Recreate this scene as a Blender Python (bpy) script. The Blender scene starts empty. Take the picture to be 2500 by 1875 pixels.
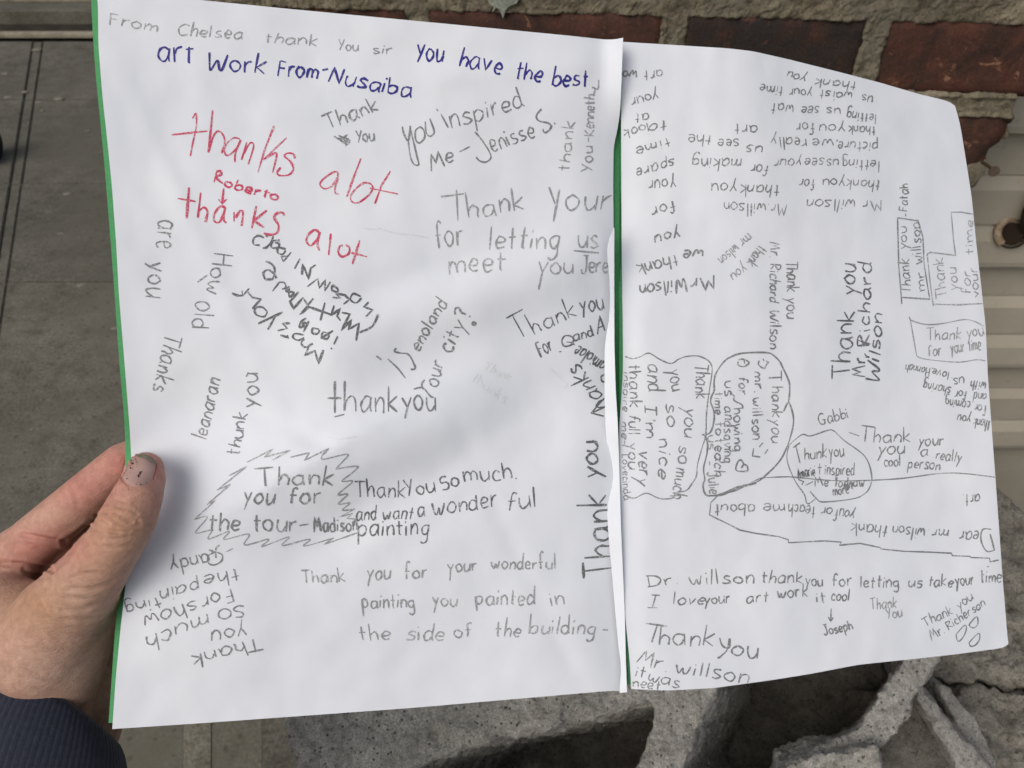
import bpy, bmesh, math, random
import numpy as np
from mathutils import Vector, noise
from mathutils.bvhtree import BVHTree
from mathutils.geometry import tessellate_polygon

# ------------------------------------------------------------------ camera, sky, sun
SC = bpy.context.scene
COL = SC.collection
R = math.radians
FPX = 1962.0                      # focal length in pixels of a 2500 px wide frame
CAMPOS = Vector((0, 0, 1.45))
PITCH = R(42)
RIGHT = Vector((1, 0, 0))
UP = Vector((0, math.sin(PITCH), math.cos(PITCH)))
FWD = Vector((0, math.cos(PITCH), -math.sin(PITCH)))

cam_d = bpy.data.cameras.new('camera')
cam_d.sensor_width = 36
cam_d.lens = 36 * FPX / 2500
cam_d.clip_start = 0.01
cam_d.clip_end = 500
cam_d.dof.use_dof = True
cam_d.dof.focus_distance = 0.335
cam_d.dof.aperture_fstop = 26
cam = bpy.data.objects.new('camera', cam_d)
cam.location = CAMPOS
cam.rotation_euler = (R(90) - PITCH, 0, 0)
COL.objects.link(cam)
SC.camera = cam

SUN_EL, SUN_AZ = R(46), R(-138)    # azimuth from +y towards +x
w = bpy.data.worlds.new('World')
SC.world = w
w.use_nodes = True
nt = w.node_tree
bg = nt.nodes['Background']
sky = nt.nodes.new('ShaderNodeTexSky')
sky.sky_type = 'NISHITA'
sky.sun_disc = False
sky.sun_elevation = SUN_EL
sky.sun_rotation = SUN_AZ
sky.air_density = 1.0
sky.dust_density = 6.0
sky.ozone_density = 1.0
grey = nt.nodes.new('ShaderNodeHueSaturation')          # overcast: the sky is nearly grey
grey.inputs['Saturation'].default_value = 0.60
nt.links.new(sky.outputs[0], grey.inputs['Color'])
nt.links.new(grey.outputs[0], bg.inputs[0])
bg.inputs[1].default_value = 0.15
sd = bpy.data.lights.new('sun', 'SUN')
sd.energy = 1.0
sd.angle = R(45)
sd.color = (1.0, 0.95, 0.88)
sun = bpy.data.objects.new('sun', sd)
tosun = Vector((math.sin(SUN_AZ) * math.cos(SUN_EL), math.cos(SUN_AZ) * math.cos(SUN_EL), math.sin(SUN_EL)))
sun.rotation_euler = tosun.to_track_quat('Z', 'Y').to_euler()
sun.location = (0, 0, 4)
COL.objects.link(sun)
SC.view_settings.view_transform = 'Standard'
SC.view_settings.look = 'None'
SC.view_settings.exposure = -0.48
SC.view_settings.gamma = 1

# ------------------------------------------------------------------ helpers
def P(px, py, d):
    px, py, d = float(px), float(py), float(d)
    return CAMPOS + d * ((px - 1250) / FPX * RIGHT + (937.5 - py) / FPX * UP + FWD)
def ray(px, py):
    px, py = float(px), float(py)
    return ((px - 1250) / FPX * RIGHT + (937.5 - py) / FPX * UP + FWD)
def topix(p):
    q = p - CAMPOS
    d = q.dot(FWD)
    return 1250 + q.dot(RIGHT) / d * FPX, 937.5 - q.dot(UP) / d * FPX, d
def hit(px, py, p0, n):
    r = ray(px, py)
    t = (p0 - CAMPOS).dot(n) / r.dot(n)
    return CAMPOS + t * r
def mesh_obj(name, verts, faces, mat=None, parent=None, smooth=False, link=True):
    me = bpy.data.meshes.new(name)
    me.from_pydata([tuple(v) for v in verts], [], faces)
    me.update()
    if smooth:
        me.polygons.foreach_set('use_smooth', [True] * len(me.polygons))
    o = bpy.data.objects.new(name, me)
    if mat: me.materials.append(mat)
    if link: COL.objects.link(o)
    if parent:
        o.parent = parent
        o.matrix_parent_inverse = parent.matrix_world.inverted()
    return o
def thing(name, label, cat, loc=(0, 0, 0), group=None):
    o = bpy.data.objects.new(name, None)
    o.location = loc
    o.empty_display_size = 0.02
    COL.objects.link(o)
    bpy.context.view_layer.update()
    o['label'] = label; o['category'] = cat
    if group: o['group'] = group
    return o
def tag(o, label, cat, group=None):
    o['label'] = label; o['category'] = cat
    if group: o['group'] = group
    return o
def struct(o):
    o['kind'] = 'structure'
    return o

# ------------------------------------------------------------------ material helpers
def newmat(name, rough=0.8, spec=0.3):
    m = bpy.data.materials.new(name)
    m.use_nodes = True
    b = m.node_tree.nodes['Principled BSDF']
    b.inputs['Roughness'].default_value = rough
    b.inputs['Specular IOR Level'].default_value = spec
    return m, m.node_tree, b
def N(t, kind, **kw):
    n = t.nodes.new(kind)
    for k, v in kw.items():
        if k in n.inputs: n.inputs[k].default_value = v
        else: setattr(n, k, v)
    return n
def ramp(t, src, stops, interp='LINEAR'):
    r = t.nodes.new('ShaderNodeValToRGB')
    r.color_ramp.interpolation = interp
    els = r.color_ramp.elements
    while len(els) < len(stops): els.new(0.5)
    for e, (p, c) in zip(els, stops):
        e.position = p
        e.color = tuple(c) + (1,) if len(c) == 3 else c
    t.links.new(src, r.inputs[0])
    return r.outputs[0]
def mix(t, fac, a, b, mode='MIX'):
    m = t.nodes.new('ShaderNodeMix'); m.data_type = 'RGBA'; m.blend_type = mode
    for s, v in ((0, fac), (6, a), (7, b)):
        if isinstance(v, bpy.types.NodeSocket): t.links.new(v, m.inputs[s])
        elif s == 0: m.inputs[0].default_value = v
        else: m.inputs[s].default_value = tuple(v) + (1,)
    return m.outputs[2]
def noise_n(t, scale, detail=6, rough=0.6, co=None, dist=0.0):
    n = N(t, 'ShaderNodeTexNoise', Scale=scale, Detail=detail, Roughness=rough, Distortion=dist)
    if co is not None: t.links.new(co, n.inputs['Vector'])
    return n.outputs[0]
def bump(t, b, h, strength, dist, prev=None):
    n = N(t, 'ShaderNodeBump', Strength=strength, Distance=dist)
    t.links.new(h, n.inputs['Height'])
    if prev is not None: t.links.new(prev, n.inputs['Normal'])
    t.links.new(n.outputs[0], b.inputs['Normal'])
    return n.outputs[0]
def objco(t):
    return t.nodes.new('ShaderNodeTexCoord').outputs['Object']

# paper
def paper_mat():
    m, t, b = newmat('white_paper', 0.75, 0.25)
    co = objco(t)
    c = ramp(t, noise_n(t, 22, 4, co=co), [(0.35, (0.715, 0.75, 0.81)), (0.7, (0.765, 0.795, 0.845))])
    t.links.new(c, b.inputs['Base Color'])
    bump(t, b, noise_n(t, 900, 3, co=co), 0.10, 0.0002, bump(t, b, noise_n(t, 40, 3, co=co), 0.25, 0.002))
    return m
def green_mat():
    m, t, b = newmat('green_card', 0.8, 0.2)
    co = objco(t)
    c = ramp(t, noise_n(t, 900, 3, co=co), [(0.3, (0.085, 0.33, 0.13)), (0.7, (0.11, 0.39, 0.165))])
    t.links.new(c, b.inputs['Base Color'])
    return m
def pencil_mat(name, col, cov):
    # graphite or crayon dragged over the paper grain: dark on the high grain, paper white in the pits
    m, t, b = newmat(name, 0.6, 0.3)
    co = objco(t)
    ad = N(t, 'ShaderNodeMath', operation='MULTIPLY_ADD'); ad.inputs[1].default_value = 0.42; ad.inputs[2].default_value = -0.21
    t.links.new(noise_n(t, 110, 3, 0.6, co=co), ad.inputs[0])
    a2 = N(t, 'ShaderNodeMath', operation='ADD'); t.links.new(ad.outputs[0], a2.inputs[0]); t.links.new(noise_n(t, 1400, 3, 0.7, co=co), a2.inputs[1])
    f = ramp(t, a2.outputs[0], [(cov - 0.12, (0, 0, 0)), (cov + 0.14, (1, 1, 1))])
    t.links.new(mix(t, f, col, (0.74, 0.765, 0.80)), b.inputs['Base Color'])
    return m
def concrete_mat(name, lo, hi, scale=60, pit=0.5, bstr=0.6, hue=None):
    m, t, b = newmat(name, 0.95, 0.15)
    co = objco(t)
    c = ramp(t, noise_n(t, scale * 0.25, 8, 0.65, co=co), [(0.3, lo), (0.7, hi)])
    g = ramp(t, noise_n(t, scale * 13, 5, 0.8, co=co), [(0.3, (0.50, 0.50, 0.50)), (0.5, (1, 1, 1)), (0.72, (1.6, 1.6, 1.6))])
    c = mix(t, 1.0, c, g, 'MULTIPLY')
    g = ramp(t, noise_n(t, scale * 1.6, 7, 0.7, co=co), [(0.32, (0.68, 0.67, 0.64)), (0.5, (1, 1, 1)), (0.68, (1.2, 1.2, 1.2))])
    c = mix(t, 1.0, c, g, 'MULTIPLY')
    g = ramp(t, noise_n(t, scale * 4.2, 3, 0.6, co=co), [(0.30, (1 - pit, 1 - pit, 1 - pit)), (0.36, (1, 1, 1))])
    c = mix(t, 1.0, c, g, 'MULTIPLY')
    if hue:
        c = mix(t, ramp(t, noise_n(t, scale * 0.12, 4, co=co), [(0.45, (0, 0, 0)), (0.62, (1, 1, 1))]), c, hue)
    v = N(t, 'ShaderNodeTexVoronoi', Scale=scale * 3.2)
    t.links.new(co, v.inputs['Vector'])
    pt = ramp(t, v.outputs['Distance'], [(0.10, (1 - pit, 1 - pit, 1 - pit)), (0.22, (1, 1, 1))])
    c = mix(t, 1.0, c, pt, 'MULTIPLY')
    t.links.new(c, b.inputs['Base Color'])
    n0 = bump(t, b, noise_n(t, scale * 12, 6, 0.8, co=co), bstr, 0.0025)
    n1 = bump(t, b, noise_n(t, scale * 2.2, 10, 0.75, co=co), bstr, 0.004, n0)
    bump(t, b, v.outputs['Distance'], bstr * 0.5, 0.0015, n1)
    return m
M = {}
M['paper'] = paper_mat()
M['green'] = green_mat()
M['dark'] = pencil_mat('graphite_dark', (0.12, 0.125, 0.135), 0.64)
M['mid'] = pencil_mat('graphite_mid', (0.20, 0.205, 0.215), 0.63)
M['light'] = pencil_mat('graphite_light', (0.29, 0.295, 0.305), 0.61)
M['faint'] = pencil_mat('graphite_faint', (0.62, 0.63, 0.65), 0.45)
M['blue'] = pencil_mat('blue_pen', (0.035, 0.03, 0.24), 0.72)
M['red'] = pencil_mat('red_pencil', (0.56, 0.05, 0.12), 0.62)
# ------------------------------------------------------------------ the folded card
def resample(poly, n):
    p = np.array(poly, float)
    s = np.r_[0, np.cumsum(np.linalg.norm(np.diff(p, axis=0), axis=1))]
    q = np.linspace(0, s[-1], n)
    return np.c_[np.interp(q, s, p[:, 0]), np.interp(q, s, p[:, 1])]
def smooth_line(a, k=2):
    a = a.copy()
    for _ in range(k):
        a[1:-1] = 0.25 * a[:-2] + 0.5 * a[1:-1] + 0.25 * a[2:]
    return a
def coons(T, B, L, Rr, nu, nv):
    T, B = smooth_line(resample(T, nu)), smooth_line(resample(B, nu))
    L, Rr = smooth_line(resample(L, nv)), smooth_line(resample(Rr, nv))
    u = np.linspace(0, 1, nu)[None, :, None]; v = np.linspace(0, 1, nv)[:, None, None]
    g = (1 - v) * T[None] + v * B[None] + (1 - u) * L[:, None] + u * Rr[:, None]
    g -= (1 - u) * (1 - v) * T[0] + u * (1 - v) * T[-1] + (1 - u) * v * B[0] + u * v * B[-1]
    return g
def sheet(name, T, B, L, Rr, depth, nu, nv, mat, parent, thick, extra=0.0):
    g = coons(T, B, L, Rr, nu, nv)
    vs, fs = [], []
    for j in range(nv):
        for i in range(nu):
            x, y = g[j, i]
            vs.append(P(x, y, depth(i / (nu - 1), j / (nv - 1)) + extra))
    for j in range(nv - 1):
        for i in range(nu - 1):
            a = j * nu + i
            fs.append((a, a + nu, a + nu + 1, a + 1))
    o = mesh_obj(name, vs, fs, mat, parent, True)
    s = o.modifiers.new('thickness', 'SOLIDIFY'); s.thickness = thick; s.offset = -1
    s = o.modifiers.new('crisp_edge', 'EDGE_SPLIT'); s.split_angle = R(45)
    return o, BVHTree.FromPolygons(vs, fs)

def gs(x, c, s): return math.exp(-((x - c) / s) ** 2)
def ridge(u, v, u0, v0, u1, v1, wdt):     # soft fold along a line
    dx, dy = u1 - u0, v1 - v0
    L = math.hypot(dx, dy)
    t = ((u - u0) * dx + (v - v0) * dy) / L / L
    d = ((u - u0) * dy - (v - v0) * dx) / L
    e = 1 if 0 <= t <= 1 else math.exp(-(min(abs(t), abs(t - 1)) * L / 0.18) ** 2)
    return e * math.exp(-(d / wdt) ** 2)
def depL(u, v):
    d = 0.305 + 0.031 * u + 0.003 * (v - 0.5)
    d += 0.009 * gs(u, 0, 0.22) * gs(v, 0.63, 0.16)
    d += 0.0055 * ridge(u, v, 0.05, 0.62, 0.55, 0.50, 0.07)
    d -= 0.0055 * ridge(u, v, 0.22, 0.68, 0.60, 0.60, 0.07)
    d -= 0.0050 * ridge(u, v, 0.45, 0.50, 0.85, 0.36, 0.06)
    d += 0.0034 * ridge(u, v, 0.45, 0.72, 0.9, 0.55, 0.06)
    d += 0.0020 * math.sin(u * 7 + v * 3.0) * gs(v, 0.5, 0.4)
    for q in ((.35, .60, .43, .63, .010, .0008), (.33, .655, .42, .62, .012, -.0010), (.55, .045, .60, .05, .012, .0006), (.72, .07, .80, .06, .014, -.0005), (.50, .40, .62, .37, .02, .0008),
              (.70, .93, .78, .95, .015, .0005), (.42, .955, .50, .97, .015, -.0005), (.62, .70, .70, .66, .02, -.0006), (.80, .80, .86, .90, .018, .0005), (.15, .30, .22, .42, .02, -.0005)):
        d += q[5] * ridge(u, v, *q[:5]) * 1.2
    d += 0.0050 * max(0, (u - 0.90) / 0.10) ** 2
    d += 0.0011 * noise.fractal(Vector((u * 5, v * 6.5, 3.3)), 0.8, 2.0, 3)
    d -= 0.010 * max(0, (u - 0.96) / 0.04) ** 1.5 * gs(v, 0, 0.10)
    return d
def depR(u, v):
    d = 0.3385 + 0.034 * u ** 1.15
    d += 0.0015 * gs(u, 0, 0.05)
    d -= 0.006 * gs(u, 0.35, 0.2) * gs(v, 0.0, 0.35)
    d += 0.007 * gs(u, 0.95, 0.3) * gs(v, 0.0, 0.25)
    d -= 0.006 * gs(u, 0.45, 0.3) * gs(v, 1.0, 0.2)
    d += 0.0012 * ridge(u, v, 0.1, 0.25, 0.8, 0.45, 0.08)
    d += 0.0013 * math.sin(u * 6 + v * 5)
    d += 0.0010 * noise.fractal(Vector((u * 5, v * 6.5, 8.1)), 0.8, 2.0, 3)
    return d

leftL = [(235, -24), (239, 0), (240, 108), (250, 235), (260, 325), (273, 452), (284, 600), (290, 717), (305, 898), (317, 1050), (322, 1150),
         (320, 1270), (311, 1390), (295, 1527), (283, 1650), (274, 1780)]
spineL = [(1521, 92), (1519, 150), (1516, 230), (1514, 275), (1507, 320), (1498, 355), (1497, 450), (1498, 560), (1498, 700), (1499, 850),
          (1502, 950), (1507, 1030), (1511, 1150), (1515, 1290), (1520, 1400), (1524, 1490), (1525, 1530), (1527, 1620), (1529, 1688)]
topL = [(235, -24), (480, -1), (700, 21), (1100, 59), (1400, 88), (1480, 97), (1500, 98), (1512, 95), (1521, 92)]
botL = [(274, 1780), (500, 1765), (997, 1729), (1495, 1686), (1529, 1688)]
spineR = [(1519, 102), (1516, 240), (1517, 400), (1518, 600), (1519, 700), (1521, 830), (1521, 900), (1518, 960), (1512, 1040), (1511, 1150), (1515, 1290),
          (1520, 1400), (1524, 1480), (1532, 1560), (1538, 1620), (1541, 1682)]
topR = [(1519, 102), (1649, 110), (1778, 118), (1838, 125), (1922, 144), (2046, 175), (2146, 201), (2245, 230), (2305, 244), (2322, 250), (2331, 258)]
rightR = [(2331, 258), (2337, 275), (2345, 308), (2372, 477), (2382, 580), (2406, 792), (2412, 922), (2430, 1162), (2447, 1400), (2460, 1560), (2462, 1572)]
botR = [(1541, 1682), (1627, 1686), (1742, 1680), (1887, 1660), (1980, 1645), (2095, 1623), (2209, 1611), (2329, 1598), (2440, 1583), (2458, 1580), (2462, 1572)]

card = thing('thank_you_card', 'open green backed card, two white pages of handwriting, held in a hand', 'card', P(1500, 1700, 0.345))
pageL, bvhL = sheet('page', topL, botL, leftL, spineL, depL, 90, 110, M['paper'], card, 0.00015)
pageL['label'] = 'left white page with large red, blue and grey handwriting'
pageR, bvhR = sheet('page', topR, botR, spineR, rightR, depR, 90, 110, M['paper'], card, 0.00015)
pageR['label'] = 'right white page crowded with small grey handwriting and drawn bubbles'
coverL = [(x - 4, y) for x, y in [(226, -40), (226, 0), (231, 90), (237, 181), (250, 307), (260, 416), (267, 500), (281, 681), (296, 898), (306, 1000), (311, 1100), (312, 1200),
          (310, 1300), (303, 1406), (287, 1501), (280, 1607), (269, 1765)]]
mid_t, mid_b = (1513, 120), (1534, 1672)
sheet('cover', [(226, -40), (700, 30), mid_t], [(269, 1765), (900, 1725), mid_b], coverL, [mid_t, (1512, 900), (1516, 1300), mid_b],
      lambda u, v: depL(u, v) + 0.0016 + 0.0028 * (1 - u) + 0.002 * max(0, (u - .8) / .2) ** 2 + 0.010 * max(0, (u - 0.96) / 0.04) ** 1.5 * gs(v, 0, 0.10), 60, 60, M['green'], card, 0.0006)
sheet('cover', [mid_t, (1800, 135), (2290, 262)], [mid_b, (1700, 1660), (2430, 1560)], [mid_t, (1512, 900), (1516, 1300), mid_b], [(2290, 262), (2370, 900), (2430, 1560)],
      lambda u, v: depR(u, v) + 0.0028 * (1 - u) + 0.0010, 60, 60, M['green'], card, 0.0006)
# the left page's margin folded back over the writing
flapl = [(1498, 556), (1491, 574), (1484, 590), (1482, 620), (1488, 680), (1490, 730), (1487, 780), (1478, 830), (1476, 860), (1476, 970), (1478, 1040), (1483, 1100),
         (1483, 1270), (1488, 1340), (1493, 1390), (1500, 1470), (1510, 1580), (1516, 1620), (1516, 1650), (1512, 1680), (1513, 1692)]
flapr = [(1499, 556), (1499, 620), (1499, 700), (1500, 850), (1503, 950), (1508, 1030), (1512, 1150), (1516, 1290), (1521, 1400), (1525, 1490), (1526, 1530), (1528, 1620), (1531, 1690)]
fl, _ = sheet('folded_margin', [(1498, 556), (1499, 556)], [(1513, 1692), (1531, 1690)], flapl, flapr,
      lambda u, v: depL(1 - 0.02 * (1 - u), v) - 0.0010 - 0.0055 * u * (0.7 + 0.3 * math.sin(v * 3.1)), 8, 110, M['paper'], card, 0.00015)
fl['label'] = 'narrow blank page margin folded back over the writing at the spine'
# ------------------------------------------------------------------ handwriting
# single-stroke letters: 10 = x-height. 'L' straight runs, 'S' smooth curves.
G = {
'a': (8, "S7,9 4,10 1,8 0,4 2,0 5,1 7,5|L7,10 7,3 8,0"), 'b': (7, "L0,18 0,0|S0,6 3,9 6,8 7,4 5,1 2,0 0,2"),
'c': (6, "S6,8 3,10 1,8 0,4 2,0 6,1"), 'd': (7, "S6,8 3,10 0,7 0,3 2,0 5,1 6,4|L6,18 6,3 7,0"),
'e': (6, "S0,5 5,5 6,8 3,10 1,8 0,4 2,0 6,1"), 'f': (6, "S6,16 4,18 2,15 2,8 2,0|L0,9 5,9"),
'g': (7, "S6,9 3,10 0,7 1,2 4,1 6,5|S6,10 6,3 6,-5 3,-8 0,-6"), 'h': (6, "L0,18 0,0|S0,5 2,9 4,10 6,7 6,3 6,0"),
'i': (1, "L0,9 0,0|L0,13 0.4,14.5"), 'j': (3, "S3,9 3,2 2,-6 0,-7|L3,13 3,14"), 'k': (6, "L0,18 0,0|L6,11 0,5 6,0"),
'l': (1.5, "L0,18 0.4,0"), 'm': (10, "L0,10 0,0|S0,5 2,9 4,9 5,6 5,0|S5,5 7,9 9,9 10,6 10,0"),
'n': (6, "L0,10 0,0|S0,5 2,9 4,10 6,7 6,0"), 'o': (7, "S3,10 0,7 0,3 3,0 6,2 7,6 5,9 3,10"),
'p': (7, "L0,10 0,-8|S0,7 3,10 6,8 6,3 3,0 0,2"), 'r': (5, "L0,10 0,0|S0,5 2,9 5,10"),
's': (6, "S6,9 3,10 1,8 2,6 5,4 6,2 3,0 0,1"), 't': (5, "L2,16 2,1 3,0|L0,10 5,10"),
'u': (7, "S0,10 0,4 2,0 5,1 7,5|L7,10 7,0"), 'v': (7, "L0,10 3,0 7,10"), 'w': (10, "S0,10 1,3 3,0 5,6 6,1 8,1 10,10"),
'x': (6, "L0,10 6,0|L6,10 0,0"), 'y': (7, "L0,10 3.5,2|L7,10 3.5,2 1,-8"), 'z': (6, "L0,10 6,10 0,0 6,0"),
'A': (9, "L0,0 5,17 9,0|L1,6 8,6"), 'C': (9, "S9,14 6,17 1,13 0,7 3,1 9,2"), 'D': (9, "L1,17 1,0|S0,17 6,15 9,9 6,1 0,0"),
'F': (7, "L0,0 1,17|L1,17 7,16|L1,9 6,9"), 'G': (10, "S9,15 5,17 1,13 0,6 3,1 8,1 9,6|L5,7 10,7"), 'H': (8, "L0,17 0,0|L8,17 8,0|L0,9 8,9"),
'I': (6, "L0,17 6,17|L3,17 3,0|L0,0 6,0"), 'J': (7, "L1,17 8,17|S5,17 6,6 5,1 2,0 0,3"), 'K': (8, "L0,17 0,0|L8,16 0,7 8,0"),
'L': (6, "L0,17 0,0 6,0"), 'M': (11, "L0,0 2,17 5,6 8,17 11,0"), 'N': (9, "L0,0 1,17 8,0 9,17"), 'P': (7, "L0,17 0,0|S0,17 6,16 7,12 4,8 0,8"),
'R': (8, "L0,17 0,0|S0,17 6,16 7,12 0,8|L0,8 8,0"), 'S': (8, "S8,15 4,17 1,14 2,10 6,8 8,4 5,0 0,2"), 'T': (9, "L0,17 10,17|L5,17 5,0"),
'W': (13, "S0,17 1,4 3,0 6,10 8,1 10,2 13,17"), 'Y': (8, "L0,17 4,8|L8,17 2,0"), 'U': (8, "S0,17 0,5 3,0 7,3 8,17"),
'-': (5, "L0,6 5,6"), '.': (1, "L0,0 0.6,0.8"), ',': (1, "L0,1 -1,-2"), "'": (1, "L0,17 0,14"), '!': (1, "L0,17 0,5|L0,0 0,1"),
'?': (5, "S0,15 3,17 5,14 3,10 3,5|L3,0 3,1"), '(': (3, "S3,18 0,9 3,-2"),
}
def cr(pts, n):                     # Catmull-Rom through points
    if len(pts) < 3: return pts
    p = [pts[0]] + pts + [pts[-1]]
    out = []
    for i in range(1, len(p) - 2):
        a, b, c, d = p[i - 1], p[i], p[i + 1], p[i + 2]
        for k in range(n):
            t = k / n
            out.append(tuple(0.5 * ((2 * b[j]) + (-a[j] + c[j]) * t + (2 * a[j] - 5 * b[j] + 4 * c[j] - d[j]) * t * t + (-a[j] + 3 * b[j] - 3 * c[j] + d[j]) * t ** 3) for j in (0, 1)))
    out.append(pts[-1])
    return out
def parse(s):
    out = []
    for st in s.split('|'):
        pts = [tuple(float(q) for q in a.split(',')) for a in st[1:].split()]
        out.append((st[0], pts))
    return out
G = {k: (w_, parse(s)) for k, (w_, s) in G.items()}
rnd = random.Random(7)
def word_strokes(text, x0, y0, x1, y1, h, asc=1.0, dsc=1.0):
    gap = 3.0
    ws = [G[c][0] if c in G else 6 for c in text]
    tot = sum(ws) + gap * (len(text) - 1)
    L = math.hypot(x1 - x0, y1 - y0)
    dx, dy = (x1 - x0) / L, (y1 - y0) / L
    ux, uy = dy, -dx
    sx = L / tot
    sy = h / 10
    out, x = [], 0
    slant = rnd.uniform(-0.05, 0.12)
    for c, wd in zip(text, ws):
        if c in G:
            bl = rnd.uniform(-0.7, 0.7); sc = rnd.uniform(0.9, 1.12); rt = rnd.uniform(-0.09, 0.09)
            for kind, pts in G[c][1]:
                q = []
                for (a, b) in pts:
                    if b > 10: b = 10 + (b - 10) * asc
                    if b < 0: b *= dsc
                    a += rnd.uniform(-0.45, 0.45); b += rnd.uniform(-0.5, 0.5)
                    a, b = a + b * (slant + rt), b * sc + bl - a * rt
                    X = (x + a) * sx; Y = b * sy
                    q.append((x0 + dx * X + ux * Y, y0 + dy * X + uy * Y))
                out.append(cr(q, 5) if (kind == 'S' or len(q) > 3) and c not in 'MNWAKk' else cr(q, 4) if kind == 'S' else q)
        x += wd + gap
    return out
def densify(pts, step=9.0):
    out = [pts[0]]
    for a, b in zip(pts, pts[1:]):
        n = max(1, int(math.hypot(b[0] - a[0], b[1] - a[1]) / step))
        for k in range(1, n + 1):
            out.append((a[0] + (b[0] - a[0]) * k / n, a[1] + (b[1] - a[1]) * k / n))
    return out
class Note:
    def __init__(s, label, tone, page, wd):
        s.v, s.f, s.label, s.tone, s.page, s.wd = [], [], label, tone, page, wd
        s.lift = 0.00012
    def ribbon(s, pts, wd):
        bvh = bvhL if s.page == 'L' else bvhR
        pts = densify(pts)
        if len(pts) < 2: return
        s.lift += 2.5e-7                    # later strokes lie a hair above earlier ones
        prev, ok = None, False
        n = len(pts)
        ph = rnd.uniform(0, 6); prs = rnd.uniform(-0.16, 0.14)
        for i, (x, y) in enumerate(pts):
            a, b = pts[max(0, i - 1)], pts[min(n - 1, i + 1)]
            tx, ty = b[0] - a[0], b[1] - a[1]
            L = math.hypot(tx, ty) or 1
            w2 = wd / 2 * (1 + 0.18 * math.sin(ph + i * 0.9) + 0.16 * math.sin(ph * 2 + i * 0.27) + prs) * (0.75 if i in (0, n - 1) else 1)
            nx, ny = -ty / L * w2, tx / L * w2
            two = []
            for sgn in (1, -1):
                r = ray(x + sgn * nx, y + sgn * ny).normalized()
                loc, nor, _, _ = bvh.ray_cast(CAMPOS, r)
                if loc is None: two = None; break
                if nor.dot(r) > 0: nor = -nor
                two.append(loc + nor * s.lift)
            if two is None: ok = False; continue
            s.v += two
            k = len(s.v)
            if ok: s.f.append((k - 4, k - 3, k - 1, k - 2))
            ok = True
    def build(s):
        if not s.f: return
        par = pageL if s.page == 'L' else pageR
        o = mesh_obj('handwriting', s.v, s.f, M[s.tone], par)
        o['label'] = s.label
        return o
C1 = (0, 0, 2.765); C2 = (700, 0, 2.765); C4 = (200, 500, 2.765); C5 = (800, 500, 2.765)
CA = (400, 1050, 3.687); CB = (850, 1050, 3.016); CC = (250, 1250, 3.686)
D4 = (1900, 500, 3.318); D5 = (1900, 900, 3.318); D3 = (1480, 850, 3.686); D6 = (1480, 1300, 2.169); D7 = (1980, 1400, 3.492)
PX = (0, 0, 1)
def S_(c, *strokes):                # traced strokes, corners kept ('L') or smoothed ('S')
    out = []
    for st in strokes:
        kind, pts = parse(st)[0]
        q = [(c[0] + a / c[2], c[1] + b / c[2]) for a, b in pts]
        out.append(cr(q, 5) if kind == 'S' else q)
    return out
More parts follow.
